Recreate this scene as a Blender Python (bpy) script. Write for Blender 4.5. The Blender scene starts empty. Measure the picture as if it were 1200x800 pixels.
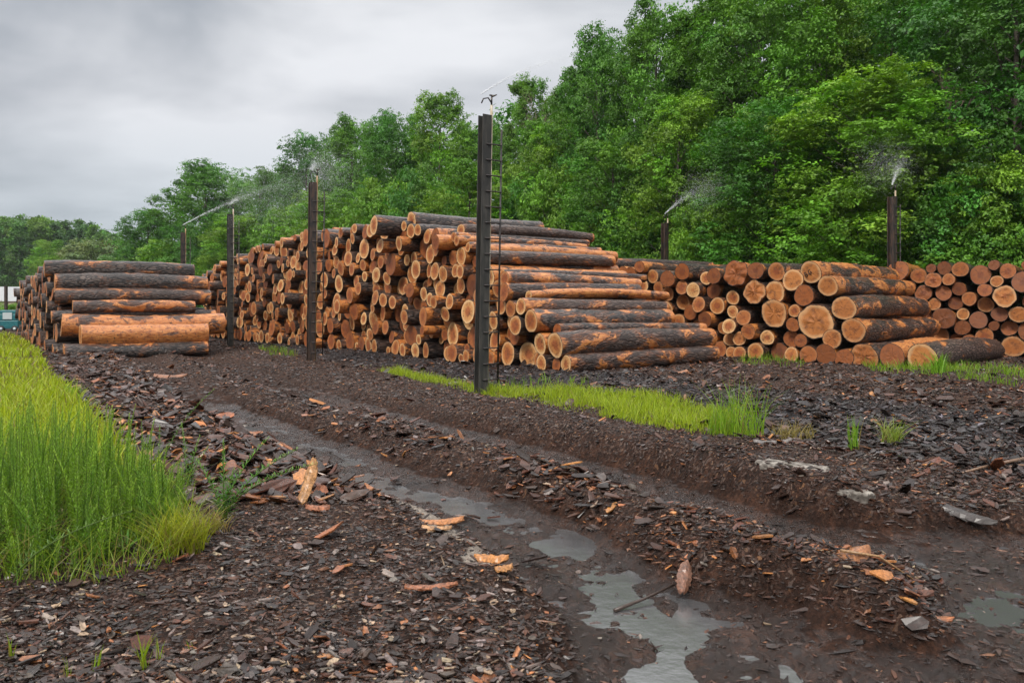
import bpy, math, random
import numpy as np
from mathutils import Vector
from mathutils.bvhtree import BVHTree

rng = np.random.default_rng(11)
random.seed(11)
SC = bpy.context.scene
COL = SC.collection
PI = math.pi
CAMZ, HOR, FPX = 1.7, 357.0, 933.0          # eye height, horizon row and focal length measured on the photo


def G(x, y, z=0.0):
    """photo pixel -> point on the level plane z"""
    Y = FPX * (CAMZ - z) / (y - HOR)
    return np.array([(x - 600.0) / FPX * Y, Y])


def PX(X, Y, Z):
    return 600 + FPX * X / Y, HOR + FPX * (CAMZ - Z) / Y


# ------------------------------------------------------------------ mesh helpers
def mesh_np(name, V, faces, mats, attrs=None, smooth=True):
    """V (n,3); faces: list of (array (m,k), material index); attrs: name -> (n,) or (n,3) point values"""
    V = np.asarray(V, dtype=np.float32)
    me = bpy.data.meshes.new(name)
    me.vertices.add(len(V))
    me.vertices.foreach_set('co', V.ravel())
    loops, starts, mi, pos = [], [], [], 0
    for F, m in faces:
        F = np.asarray(F, dtype=np.int32)
        if len(F) == 0:
            continue
        k = F.shape[1]
        loops.append(F.ravel())
        starts.append(pos + np.arange(len(F), dtype=np.int32) * k)
        mi.append(np.full(len(F), m, dtype=np.int32))
        pos += F.size
    loops = np.concatenate(loops); starts = np.concatenate(starts); mi = np.concatenate(mi)
    me.loops.add(len(loops)); me.loops.foreach_set('vertex_index', loops)
    me.polygons.add(len(starts)); me.polygons.foreach_set('loop_start', starts)
    me.polygons.foreach_set('material_index', mi)
    me.polygons.foreach_set('use_smooth', np.full(len(starts), smooth, dtype=bool))
    for m in mats:
        me.materials.append(m)
    for k, a in (attrs or {}).items():
        a = np.asarray(a, dtype=np.float32)
        if a.ndim == 1:
            at = me.attributes.new(k, 'FLOAT', 'POINT'); at.data.foreach_set('value', a)
        else:
            at = me.attributes.new(k, 'FLOAT_VECTOR', 'POINT'); at.data.foreach_set('vector', a.ravel())
    me.update(calc_edges=True)
    return me


def link(name, me, parent=None, loc=(0, 0, 0), label=None, cat=None, group=None, kind=None):
    o = bpy.data.objects.new(name, me)
    COL.objects.link(o)
    o.location = loc
    if parent is not None:
        o.parent = parent
    if label: o['label'] = label
    if cat: o['category'] = cat
    if group: o['group'] = group
    if kind: o['kind'] = kind
    return o


def empty(name, loc, label, cat, group=None, rz=0.0, scale=None):
    o = link(name, None, None, loc, label, cat, group)
    o.empty_display_size = 0.2
    o.rotation_euler = (0, 0, rz)
    if scale is not None:
        o.scale = scale
    return o


class MB:
    """collects boxes and tubes into one mesh"""
    def __init__(s): s.V, s.F4, s.F3, s.n = [], [], [], 0

    def add(s, V, F4=None, F3=None):
        V = np.asarray(V, float)
        if F4 is not None and len(F4): s.F4.append(np.asarray(F4) + s.n)
        if F3 is not None and len(F3): s.F3.append(np.asarray(F3) + s.n)
        s.V.append(V); s.n += len(V)

    def box(s, x0, x1, y0, y1, z0, z1):
        V = [(x, y, z) for z in (z0, z1) for y in (y0, y1) for x in (x0, x1)]
        s.add(V, [(0, 2, 3, 1), (4, 5, 7, 6), (0, 1, 5, 4), (2, 6, 7, 3), (0, 4, 6, 2), (1, 3, 7, 5)])

    def tube(s, pts, rad, n=8, cap=True):
        pts = np.asarray(pts, float); m = len(pts)
        rad = np.broadcast_to(np.asarray(rad, float), (m,))
        V = []
        for i in range(m):
            d = pts[min(i + 1, m - 1)] - pts[max(i - 1, 0)]
            d = d / (np.linalg.norm(d) + 1e-9)
            a = np.cross(d, (0.13, 0.21, 1.0) if abs(d[2]) < .95 else (1.0, .1, 0))
            a /= np.linalg.norm(a); b = np.cross(d, a)
            t = np.arange(n) * 2 * PI / n
            V.append(pts[i] + rad[i] * (np.cos(t)[:, None] * a + np.sin(t)[:, None] * b))
        V = np.concatenate(V)
        F = [(i * n + j, i * n + (j + 1) % n, (i + 1) * n + (j + 1) % n, (i + 1) * n + j) for i in range(m - 1) for j in range(n)]
        F3 = []
        if cap:
            V = np.concatenate([V, pts[:1], pts[-1:]])
            c0, c1 = m * n, m * n + 1
            F3 = [(c0, (j + 1) % n, j) for j in range(n)] + [(c1, (m - 1) * n + j, (m - 1) * n + (j + 1) % n) for j in range(n)]
        s.add(V, F, F3)

    def mesh(s, name, mat, smooth=False, attrs=None):
        fs = []
        if s.F4: fs.append((np.concatenate(s.F4), 0))
        if s.F3: fs.append((np.concatenate(s.F3), 0))
        return mesh_np(name, np.concatenate(s.V), fs, [mat], attrs, smooth)


# ------------------------------------------------------------------ 2-D value noise
def _hash(ix, iy, seed):
    h = (ix.astype(np.int64) * 374761393 + iy.astype(np.int64) * 668265263 + seed * 974634541) & 0xffffffff
    h = ((h ^ (h >> 13)) * 1274126177) & 0xffffffff
    h = h ^ (h >> 16)
    return (h & 0xffff) / 65535.0


def vnoise(X, Y, freq, seed=0):
    x = np.asarray(X) * freq + 1000.3; y = np.asarray(Y) * freq + 1000.7
    ix = np.floor(x); iy = np.floor(y); fx = x - ix; fy = y - iy
    fx = fx * fx * (3 - 2 * fx); fy = fy * fy * (3 - 2 * fy)
    a = _hash(ix, iy, seed); b = _hash(ix + 1, iy, seed); c = _hash(ix, iy + 1, seed); d = _hash(ix + 1, iy + 1, seed)
    return (a * (1 - fx) + b * fx) * (1 - fy) + (c * (1 - fx) + d * fx) * fy - 0.5


def sstep(x, a, b):
    t = np.clip((x - a) / (b - a), 0, 1)
    return t * t * (3 - 2 * t)


# ------------------------------------------------------------------ materials
def mat(name):
    m = bpy.data.materials.new(name); m.use_nodes = True
    nt = m.node_tree; nt.nodes.clear()
    out = nt.nodes.new('ShaderNodeOutputMaterial')
    b = nt.nodes.new('ShaderNodeBsdfPrincipled')
    nt.links.new(b.outputs[0], out.inputs[0])
    return m, nt, b, out


class N:
    """small node-graph shorthand"""
    def __init__(s, nt): s.nt = nt

    def set(s, sock, v):
        if hasattr(v, 'is_output') or isinstance(v, bpy.types.NodeSocket): s.nt.links.new(v, sock)
        elif v is not None:
            if isinstance(v, (tuple, list)) and len(v) == 3 and sock.type == 'RGBA': v = (*v, 1)
            sock.default_value = v

    def math(s, op, a, b=None, c=None, clamp=False):
        n = s.nt.nodes.new('ShaderNodeMath'); n.operation = op; n.use_clamp = clamp
        for i, v in enumerate((a, b, c)):
            if v is not None: s.set(n.inputs[i], v)
        return n.outputs[0]

    def vmath(s, op, a, b=None):
        n = s.nt.nodes.new('ShaderNodeVectorMath'); n.operation = op
        s.set(n.inputs[0], a)
        if b is not None: s.set(n.inputs[1], b)
        return n.outputs['Value'] if op in ('LENGTH', 'DOT_PRODUCT') else n.outputs[0]

    def attr(s, name, out='Fac'):
        n = s.nt.nodes.new('ShaderNodeAttribute'); n.attribute_name = name
        return n.outputs[out]

    def noise(s, vec, scale, detail=3, rough=.55, dist=0.0, out='Fac'):
        n = s.nt.nodes.new('ShaderNodeTexNoise')
        if vec is not None: s.set(n.inputs['Vector'], vec)
        n.inputs['Scale'].default_value = scale; n.inputs['Detail'].default_value = detail
        n.inputs['Roughness'].default_value = rough; n.inputs['Distortion'].default_value = dist
        return n.outputs[out]

    def voro(s, vec, scale, feature='F1', out='Distance', rand=1.0):
        n = s.nt.nodes.new('ShaderNodeTexVoronoi'); n.feature = feature
        s.set(n.inputs['Vector'], vec); n.inputs['Scale'].default_value = scale
        n.inputs['Randomness'].default_value = rand
        return n.outputs[out]

    def ramp(s, fac, stops):
        n = s.nt.nodes.new('ShaderNodeValToRGB'); s.set(n.inputs[0], fac)
        el = n.color_ramp.elements
        while len(el) < len(stops): el.new(0.5)
        for e, (p, c) in zip(el, stops):
            e.position = p; e.color = (*c, 1) if len(c) == 3 else c
        return n.outputs[0]

    def mix(s, fac, a, b, blend='MIX'):
        n = s.nt.nodes.new('ShaderNodeMix'); n.data_type = 'RGBA'; n.blend_type = blend
        s.set(n.inputs[0], fac); s.set(n.inputs[6], a); s.set(n.inputs[7], b)
        return n.outputs[2]

    def maprange(s, v, a, b, c=0.0, d=1.0, smooth=True):
        n = s.nt.nodes.new('ShaderNodeMapRange')
        n.interpolation_type = 'SMOOTHSTEP' if smooth else 'LINEAR'
        s.set(n.inputs[0], v)
        for i, x in enumerate((a, b, c, d)): s.set(n.inputs[i + 1], x)
        return n.outputs[0]

    def comb(s, x, y, z):
        n = s.nt.nodes.new('ShaderNodeCombineXYZ')
        for i, v in enumerate((x, y, z)): s.set(n.inputs[i], v)
        return n.outputs[0]

    def sep(s, v):
        n = s.nt.nodes.new('ShaderNodeSeparateXYZ'); s.set(n.inputs[0], v); return n.outputs

    def bump(s, h, strength=.5, dist=.02, normal=None):
        n = s.nt.nodes.new('ShaderNodeBump'); s.set(n.inputs['Height'], h)
        n.inputs['Strength'].default_value = strength; n.inputs['Distance'].default_value = dist
        if normal is not None: s.set(n.inputs['Normal'], normal)
        return n.outputs[0]

    def coord(s, which='Object'):
        return s.nt.nodes.new('ShaderNodeTexCoord').outputs[which]


def m_bark():
    m, nt, b, out = mat('wet_bark')
    n = N(nt)
    lc = n.attr('lc', 'Vector'); rnd = n.attr('rnd'); peel = n.attr('peel')
    st = n.vmath('MULTIPLY', lc, (0.20, 1.0, 1.0))
    wob = n.noise(st, 5.0, 2, out='Color')
    sw = n.vmath('ADD', st, n.vmath('MULTIPLY', wob, (.16, .16, .16)))
    plates = n.voro(sw, 21.0, 'DISTANCE_TO_EDGE')
    fine = n.noise(n.vmath('MULTIPLY', lc, (.5, 1, 1)), 38.0, 4, .65)
    h = n.math('ADD', n.math('MULTIPLY', n.maprange(plates, 0.0, .3), .75), n.math('MULTIPLY', fine, .9))
    tone = n.math('ADD', n.math('MULTIPLY', h, .55), n.math('MULTIPLY', n.noise(lc, 2.2, 3), .55))
    bark = n.ramp(tone, [(0.30, (.003, .0022, .002)), (.56, (.010, .006, .005)), (.74, (.029, .017, .013)), (.97, (.14, .098, .078))])
    bark = n.mix(n.math('MULTIPLY', n.maprange(rnd, .45, 1.0), .5), bark, n.mix(.5, bark, (.11, .05, .03)))
    # bare wood where the bark has come away
    pn = n.noise(n.vmath('MULTIPLY', lc, (.62, 1.15, 1.15)), 2.1, 4, .62, .5)
    lo = n.math('SUBTRACT', n.math('SUBTRACT', 1.02, peel), n.math('MULTIPLY', n.attr('rimwear'), .26))
    pm = n.maprange(pn, n.math('SUBTRACT', lo, .035), n.math('ADD', lo, .01))
    streak = n.noise(n.vmath('MULTIPLY', lc, (.16, 1, 1)), 30.0, 4, .6)
    blot = n.noise(lc, 5.0, 3)
    wood = n.mix(n.maprange(streak, .3, .7), (.30, .080, .014), (.55, .225, .060))
    wood = n.mix(n.maprange(blot, .50, .74), wood, (.20, .058, .016))
    wood = n.mix(n.math('MULTIPLY', n.maprange(n.noise(lc, 14.0, 3), .56, .68), .75), wood, (.03, .02, .015))
    edge = n.math('MULTIPLY', n.maprange(pn, n.math('SUBTRACT', lo, .13), n.math('SUBTRACT', lo, .01)), n.math('SUBTRACT', 1.0, pm))
    bark = n.mix(n.math('MULTIPLY', edge, n.maprange(streak, .38, .62, .15, 1.0)), bark, (.19, .062, .020))
    col = n.mix(pm, bark, wood)
    n.set(b.inputs['Base Color'], col)
    n.set(b.inputs['Roughness'], n.mix(pm, n.maprange(fine, .3, .7, .30, .62), (.5, .5, .5)))
    b.inputs['Specular IOR Level'].default_value = .45
    hh = n.math('MULTIPLY', h, n.math('SUBTRACT', 1.0, n.math('MULTIPLY', pm, .8)))
    hh = n.math('SUBTRACT', hh, n.math('MULTIPLY', pm, .35))
    n.set(b.inputs['Normal'], n.bump(hh, .9, .035))
    b.inputs['Coat Weight'].default_value = .35; b.inputs['Coat Roughness'].default_value = .25
    return m


def m_end():
    m, nt, b, out = mat('sawn_log_end')
    n = N(nt)
    ec = n.attr('ec', 'Vector'); rnd = n.attr('rnd'); tone = n.attr('tone'); heart = n.attr('heart')
    x, y, z = n.sep(ec)
    flat = n.comb(x, y, 0.0)
    r = n.vmath('LENGTH', flat)
    off = n.comb(z, n.math('MULTIPLY', z, 1.7), n.math('MULTIPLY', z, .6))
    p = n.vmath('ADD', flat, off)
    rr = n.math('ADD', r, n.math('MULTIPLY', n.math('SUBTRACT', n.noise(p, 1.6, 2), .5), .30))
    rings = n.math('SINE', n.math('MULTIPLY', rr, 68.0))
    rings = n.math('MULTIPLY', n.math('ADD', rings, 1.0), .5)
    sap = n.ramp(tone, [(0.0, (.55, .285, .105)), (.3, (.44, .170, .044)), (.65, (.31, .092, .022)), (1.0, (.17, .052, .016))])
    hw = n.ramp(tone, [(0.0, (.34, .105, .032)), (.5, (.25, .065, .018)), (1.0, (.11, .030, .012))])
    star = n.noise(n.vmath('ADD', n.vmath('MULTIPLY', n.vmath('NORMALIZE', flat), (1.5, 1.5, 1.5)), off), 1.6, 3)
    rr2 = n.math('ADD', rr, n.math('MULTIPLY', n.math('SUBTRACT', star, .5), .35))
    hm = n.maprange(rr2, n.math('ADD', heart, -.20), n.math('ADD', heart, .06), 1.0, 0.0)
    hm = n.math('MULTIPLY', hm, n.maprange(heart, .25, .4))
    col = n.mix(hm, sap, hw)
    col = n.mix(n.math('MULTIPLY', n.math('MULTIPLY', rings, n.noise(p, 3.0, 2)), .75), col, n.mix(.55, col, (.12, .04, .012)))
    dirn = n.vmath('ADD', n.vmath('MULTIPLY', n.vmath('NORMALIZE', flat), (2.6, 2.6, 2.6)), off)
    cr = n.noise(dirn, 2.4, 2, .4)
    crm = n.math('MULTIPLY', n.maprange(cr, .655, .685), n.maprange(r, .06, .35))
    crm = n.math('MULTIPLY', crm, n.maprange(n.noise(p, 2.0, 1), .42, .55))
    col = n.mix(n.math('MULTIPLY', crm, .6), col, (.03, .013, .006))
    stain = n.maprange(n.noise(p, 2.2, 5, .7), .46, .70)
    col = n.mix(n.math('MULTIPLY', stain, .78), col, (.10, .036, .015))
    col = n.mix(n.maprange(n.noise(p, 7.0, 4, .7), .60, .70), col, (.035, .018, .011))
    saw = n.noise(n.vmath('MULTIPLY', p, (1.0, 14.0, 1.0)), 4.0, 2)
    col = n.mix(n.math('MULTIPLY', saw, .22), col, n.mix(.5, col, (.1, .03, .01)))
    pale = n.math('MULTIPLY', n.maprange(rr, .66, .9), n.maprange(tone, .75, .2))
    col = n.mix(n.math('MULTIPLY', pale, .55), col, (.68, .46, .24))
    rim = n.maprange(n.math('ADD', r, n.math('MULTIPLY', n.math('SUBTRACT', n.noise(p, 6.0, 3), .5), .12)), .935, .965)
    col = n.mix(rim, col, (.028, .018, .014))
    n.set(b.inputs['Base Color'], col)
    b.inputs['Roughness'].default_value = .62
    b.inputs['Specular IOR Level'].default_value = .35
    n.set(b.inputs['Normal'], n.bump(n.math('ADD', n.math('MULTIPLY', saw, .6), n.math('MULTIPLY', n.math('SUBTRACT', 1.0, crm), .8)), .6, .012))
    return m


def m_leaf(name, trans=.35, rough=.5):
    m, nt, b, out = mat(name)
    n = N(nt)
    c = n.attr('col', 'Color')
    n.set(b.inputs['Base Color'], c); b.inputs['Roughness'].default_value = rough
    b.inputs['Specular IOR Level'].default_value = .35
    t = nt.nodes.new('ShaderNodeBsdfTranslucent')
    n.set(t.inputs[0], n.mix(1.0, c, (1.15, 1.25, .55), 'MULTIPLY'))
    mx = nt.nodes.new('ShaderNodeMixShader'); mx.inputs[0].default_value = trans
    nt.links.new(b.outputs[0], mx.inputs[1]); nt.links.new(t.outputs[0], mx.inputs[2])
    nt.links.new(mx.outputs[0], out.inputs[0])
    return m


def m_trunk():
    m, nt, b, out = mat('tree_bark')
    n = N(nt); co = n.vmath('MULTIPLY', n.coord('Object'), (1, 1, .25))
    f = n.noise(co, 9.0, 5, .65)
    n.set(b.inputs['Base Color'], n.ramp(f, [(.3, (.03, .022, .016)), (.55, (.085, .068, .052)), (.8, (.17, .145, .12))]))
    b.inputs['Roughness'].default_value = .85
    n.set(b.inputs['Normal'], n.bump(f, .7, .03))
    return m


def m_ground():
    m, nt, b, out = mat('wet_bark_soil')
    n = N(nt); co = n.coord('Object')
    wet = n.attr('wet'); sand = n.attr('sand'); litter = n.attr('litter'); blue = n.attr('blue')
    n1 = n.noise(co, 3.2, 6, .62); n2 = n.noise(co, 24.0, 5, .7); n3 = n.noise(co, 90.0, 3, .7)
    mixn = n.math('ADD', n.math('MULTIPLY', n1, .45), n.math('MULTIPLY', n2, .55))
    soil = n.ramp(mixn, [(.36, (.006, .0026, .0015)), (.5, (.029, .0125, .0072)), (.60, (.070, .030, .017)), (.76, (.14, .070, .042))])
    # bark litter trodden into the soil
    wc = n.vmath('ADD', co, n.vmath('MULTIPLY', n.noise(co, 9.0, 2, out='Color'), (.12, .12, .12)))
    cell = n.voro(n.vmath('MULTIPLY', wc, (1, 1, .4)), 46.0, 'F1', 'Color')
    cr, cg, cb = n.sep(cell)
    ch = n.ramp(cr, [(.0, (.016, .011, .009)), (.4, (.045, .028, .022)), (.7, (.085, .045, .032)), (.9, (.15, .115, .10)), (1.0, (.24, .12, .06))])
    ch = n.mix(blue, ch, n.ramp(cr, [(.0, (.010, .010, .011)), (.6, (.035, .034, .037)), (1.0, (.10, .098, .105))]))
    edge = n.voro(n.vmath('MULTIPLY', wc, (1, 1, .4)), 46.0, 'DISTANCE_TO_EDGE')
    ch = n.mix(n.maprange(edge, 0, .06), (.008, .006, .005), ch)
    col = n.mix(n.math('MULTIPLY', litter, n.maprange(cg, .15, .4)), soil, ch)
    sd = n.ramp(n.noise(co, 60.0, 4, .7), [(.3, (.16, .125, .10)), (.55, (.33, .28, .235)), (.75, (.5, .45, .39))])
    smask = n.maprange(n.math('ADD', sand, n.math('MULTIPLY', n.math('SUBTRACT', n1, .5), 1.0)), .30, .45)
    col = n.mix(smask, col, sd)
    n.set(b.inputs['Base Color'], n.mix(n.math('MULTIPLY', wet, .55), col, n.mix(.6, col, (.012, .008, .006))))
    slick = n.maprange(n.math('ADD', wet, n.math('MULTIPLY', n.math('SUBTRACT', n.noise(co, 5.0, 4), .5), 1.6)), .25, .8)
    n.set(b.inputs['Roughness'], n.maprange(slick, 0, 1, .8, .22))
    n.set(b.inputs['Specular IOR Level'], n.maprange(slick, 0, 1, .15, .55))
    h = n.math('MULTIPLY', n.math('SUBTRACT', 1.0, n.math('MULTIPLY', slick, .25)), 1.0)
    h = n.math('MULTIPLY', h, n.math('ADD', n.math('MULTIPLY', n2, 1.0), n.math('ADD', n.math('MULTIPLY', n3, .35), n.math('MULTIPLY', n.math('MULTIPLY', cb, litter), .5))))
    n.set(b.inputs['Normal'], n.bump(h, .9, .07))
    return m


def m_water():
    m, nt, b, out = mat('puddle_water')
    n = N(nt); co = n.coord('Object')
    b.inputs['Base Color'].default_value = (.050, .049, .050, 1)
    b.inputs['Roughness'].default_value = .20
    b.inputs['IOR'].default_value = 2.7
    n.set(b.inputs['Normal'], n.bump(n.noise(co, 5.0, 4, .6), .30, .012))
    return m


def m_chip():
    m, nt, b, out = mat('bark_chip')
    n = N(nt); co = n.coord('Object')
    c = n.attr('col', 'Color')
    f = n.noise(co, 70.0, 4, .65)
    n.set(b.inputs['Base Color'], n.mix(n.maprange(f, .35, .65), n.mix(.55, c, (.01, .008, .006)), c))
    n.set(b.inputs['Roughness'], n.maprange(n.noise(co, 8.0, 3), .38, .62, .24, .75))
    b.inputs['Specular IOR Level'].default_value = .38
    b.inputs['Coat Weight'].default_value = .22; b.inputs['Coat Roughness'].default_value = .2
    n.set(b.inputs['Normal'], n.bump(f, .6, .008))
    return m


def m_plain(name, col, rough=.5, metal=0.0, nscale=None, col2=None, bump=0.0, stretch=(1, 1, 1), lo=.4, hi=.65):
    m, nt, b, out = mat(name)
    n = N(nt)
    b.inputs['Roughness'].default_value = rough; b.inputs['Metallic'].default_value = metal
    if nscale:
        f = n.noise(n.vmath('MULTIPLY', n.coord('Object'), stretch), nscale, 4, .6)
        n.set(b.inputs['Base Color'], n.mix(n.maprange(f, lo, hi), (*col, 1), (*col2, 1)))
        if bump: n.set(b.inputs['Normal'], n.bump(f, .5, bump))
    else:
        b.inputs['Base Color'].default_value = (*col, 1)
    return m


BARK, END, LEAF, TRUNK = m_bark(), m_end(), m_leaf('tree_leaf', .3), m_trunk()
GRASS = m_leaf('grass_blade', .4, .45)
GROUND, WATER, CHIP = m_ground(), m_water(), m_chip()
STEEL = m_plain('rusted_steel', (.018, .014, .012), .5, .0, 14.0, (.06, .034, .022), .004, (1, 1, .25))
STEEL2 = m_plain('weathered_flange', (.016, .016, .014), .7, .0, 9.0, (.045, .041, .034), .003, (1, 1, .2))
RUNG = m_plain('dark_rod', (.014, .012, .012), .55, 0, 20.0, (.035, .022, .018))
PIPE = m_plain('weathered_pipe', (.30, .24, .15), .5, 0, 7.0, (.52, .48, .40), 0, (1, 1, .3))
PIPEY = m_plain('yellowed_pipe', (.20, .11, .035), .5, 0, 7.0, (.42, .34, .2), 0, (1, 1, .3))
NOZZLE = m_plain('sprinkler_metal', (.03, .03, .035), .4, .6, 30.0, (.09, .07, .05))
INK = m_plain('black_paint', (.012, .010, .010), .6)
DROP, _nt, _b, _o = mat('water_drops')
_b.inputs['Base Color'].default_value = (.86, .89, .92, 1); _b.inputs['Roughness'].default_value = .25
TEAL = m_plain('teal_paint', (.012, .10, .115), .4, 0, 8.0, (.02, .14, .15))
GLASSP = m_plain('pale_window', (.42, .47, .47), .15)
DARKM = m_plain('black_rubber', (.012, .012, .012), .7)
SHEDW = m_plain('pale_sheet_wall', (.55, .57, .58), .5, 0, 3.0, (.64, .66, .67), 0, (6, 1, 1))
TANW = m_plain('tan_wall', (.42, .34, .22), .7, 0, 2.0, (.5, .42, .3))

# ------------------------------------------------------------------ the ground
def poly_dist(X, Y, pts):
    d = np.full(X.shape, 1e9)
    for a, b in zip(pts[:-1], pts[1:]):
        ab = b - a; L2 = float(ab @ ab)
        t = np.clip(((X - a[0]) * ab[0] + (Y - a[1]) * ab[1]) / L2, 0, 1)
        d = np.minimum(d, np.hypot(X - a[0] - t * ab[0], Y - a[1] - t * ab[1]))
    return d


def inside(X, Y, pts):
    r = np.zeros(np.shape(X), bool)
    n = len(pts)
    for i in range(n):
        x0, y0 = pts[i]; x1, y1 = pts[(i + 1) % n]
        if y0 == y1: continue
        c = (Y < y0) != (Y < y1)
        r ^= c & (X < (x1 - x0) * (Y - y0) / (y1 - y0) + x0)
    return r


def sdf(X, Y, pts):
    pts = [np.array(p, float) for p in pts]
    d = poly_dist(X, Y, pts + pts[:1])
    return np.where(inside(X, Y, pts), -d, d)


U = np.array([-0.538, 0.843]); VV = np.array([0.843, 0.538]); P1 = np.array([-0.61, 15.5])
RUT1 = [G(-60, 418, -.2), G(90, 446, -.2)] + [G(x, y, -.2) for x, y in ((270, 488), (400, 545), (520, 590), (600, 622), (660, 652), (720, 702), (790, 792))] + [np.array([.88, 2.0]), np.array([.9, 0.0])]
RUT1 = [P1 + 40 * U - 3.4 * VV] + RUT1[2:]
RUT2 = [P1 + 40 * U - 1.6 * VV] + [G(x, y, -.2) for x, y in ((300, 445), (430, 487), (530, 515), (620, 541), (700, 566), (780, 592), (860, 620), (940, 642), (1050, 652), (1200, 655))] + [np.array([8.0, 6.6])]
MUD = [(.80, 5.40), (1.36, 5.20), (1.88, 4.90), (2.40, 4.84), (2.80, 5.20), (3.2, 5.9), (4.1, 6.15), (9.0, 6.6), (9.0, 1.2), (.95, 1.2), (.80, 4.0)]
PUDDLES = [(G(*a, -.24), G(*b, -.24), r, d) for a, b, r, d in (
    ((430, 560), (520, 590), .26, .065), ((530, 596), (668, 645), .34, .070), ((700, 692), (760, 745), .22, .065), ((775, 772), (790, 795), .30, .08),
    ((300, 498), (420, 548), .18, .055), ((840, 690), (900, 700), .20, .045), ((620, 540), (700, 566), .14, .06), ((930, 632), (1200, 632), .12, .07), ((1110, 740), (1200, 700), .35, .05), ((760, 600), (850, 625), .14, .05))]
RIDGE = [G(x, y, .05) for x, y in ((420, 476), (560, 524), (700, 575), (850, 626), (960, 662), (1040, 690))]
BANK = [G(x, y, .08) for x, y in ((560, 470), (760, 520), (900, 556), (1000, 588), (1190, 614))]
SANDS = [[G(*p) for p in ((400, 560), (455, 585), (510, 607), (560, 640))], [G(*p) for p in ((565, 650), (572, 668))],
         [G(*p) for p in ((905, 548), (960, 560))], [G(*p) for p in ((985, 572), (1010, 574))], [G(*p) for p in ((275, 488), (320, 503))],
         [G(*p) for p in ((255, 478), (285, 486))]]
LGRASS = [G(*p) for p in ((14, 393), (34, 404), (62, 440), (100, 480), (150, 535), (200, 590), (238, 635), (205, 660), (120, 678), (0, 694))] + [np.array([-9., 4.]), np.array([-60., 20.]), np.array([-60., 46.])]
STRIP = [G(*p) for p in ((425, 430), (480, 436), (545, 450), (590, 456), (680, 459), (760, 469), (880, 486), (892, 510), (850, 511), (760, 500), (680, 482), (600, 466), (540, 458), (470, 443))]
PATCHES = [[G(*p) for p in ((300, 408), (335, 411), (350, 418), (320, 418))], [G(*p) for p in ((870, 425), (945, 429), (940, 437), (860, 432))],
           [G(*p) for p in ((1008, 430), (1200, 440), (1260, 446), (1260, 462), (1120, 452), (1020, 440))],
           [G(*p) for p in ((560, 452), (700, 452), (690, 456), (565, 457))]]


def base_height(X, Y):
    """broad shape of the yard: ruts, spoil ridges, mud flat, mounds of bark"""
    near = 1 - sstep(np.hypot(X, Y), 45, 90)
    wx = X + .22 * vnoise(X, Y, .9, 3) + .08 * vnoise(X, Y, 3.1, 4)
    wy = Y + .22 * vnoise(X, Y, .9, 5) + .08 * vnoise(X, Y, 3.1, 6)
    z = .06 * vnoise(X, Y, .35, 7) + .05 * vnoise(X, Y, 1.1, 8) + .03 * vnoise(X, Y, 2.7, 9)
    d1 = poly_dist(wx, wy, RUT1); d2 = poly_dist(wx, wy, RUT2)
    dr = poly_dist(wx, wy, RIDGE); db = poly_dist(wx, wy, BANK)
    z = z + (.05 + .07 * (1 - sstep(Y, 5.5, 7.5))) * np.exp(-(dr / .40) ** 2) + .19 * np.exp(-(db / .42) ** 2)
    z = z + .06 * np.exp(-((d1 - .95) / .25) ** 2)
    m = sdf(wx, wy, MUD)
    fade = .45 + .55 * (1 - sstep(Y, 12, 22))
    cut = np.maximum(1 - sstep(d1, .34, .74), 1 - sstep(d2, .42, .80)) * fade
    cut = np.maximum(cut, 1 - sstep(m, -.12, .30))
    # centre ridge tail stands in the mud
    cut = cut * (1 - .9 * np.exp(-(dr / .24) ** 2))
    floor_ = .065 * vnoise(X * .8 + Y * .5, Y * .5 - X * .3, 3.0, 41) + .05 * vnoise(X, Y, 6.5, 42) + .04 * vnoise(X, Y, .8, 43)
    pud = np.zeros(np.shape(X))
    for (a, b, r_, dep) in PUDDLES:
        pud = np.maximum(pud, dep * (1 - sstep(poly_dist(wx, wy, [a, b]), r_ * .35, r_)))
    floor_ = floor_ * .7 + .030 - pud * .72 - .03 * (1 - sstep(d2, .02, .22))
    z = z * (1 - .8 * cut) - (.235 - floor_) * cut
    # mounds of bark by the piles
    s = (X - P1[0]) * U[0] + (Y - P1[1]) * U[1]; t = (X - P1[0]) * VV[0] + (Y - P1[1]) * VV[1]
    z = z + .10 * sstep(t, .4, 2.6) * (1 - sstep(t, 16, 24)) * (1 - sstep(s, 30, 40)) * sstep(s, -18, -6) * (1 + vnoise(X, Y, .8, 14))
    z = z + .10 * sstep(-t, 3.6, 5.5) * (1 - sstep(-t, 10, 14)) * sstep(s, 8, 13)
    z = z - .10 * np.exp(-((t - 5.2 + .3 * s * 0) / .5) ** 2) * (1 - sstep(s, -1.5, 1.0))
    lg = sdf(X, Y, LGRASS)
    z = np.where(lg < 0, z + .05 * sstep(-lg, 0, 1.0), z)
    return z * near, cut * near, m


def height(X, Y):
    z, cut, m = base_height(X, Y)
    near = 1 - sstep(np.hypot(X, Y), 25, 45)
    rough = .028 * vnoise(X, Y, 5.3, 21) + .020 * vnoise(X, Y, 11.0, 22) + .016 * vnoise(X, Y, 23.0, 23)
    z = z + rough * near * (1.25 - .45 * cut)
    z = z + .030 * vnoise(X * .9 + Y * .4, Y * .35 - X * .2, 6.5, 24) * cut * near + .045 * vnoise(X * .8, Y * .55, 11.0, 25) * cut * near + .03 * vnoise(X, Y, 17.0, 26) * cut * near
    return z


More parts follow.
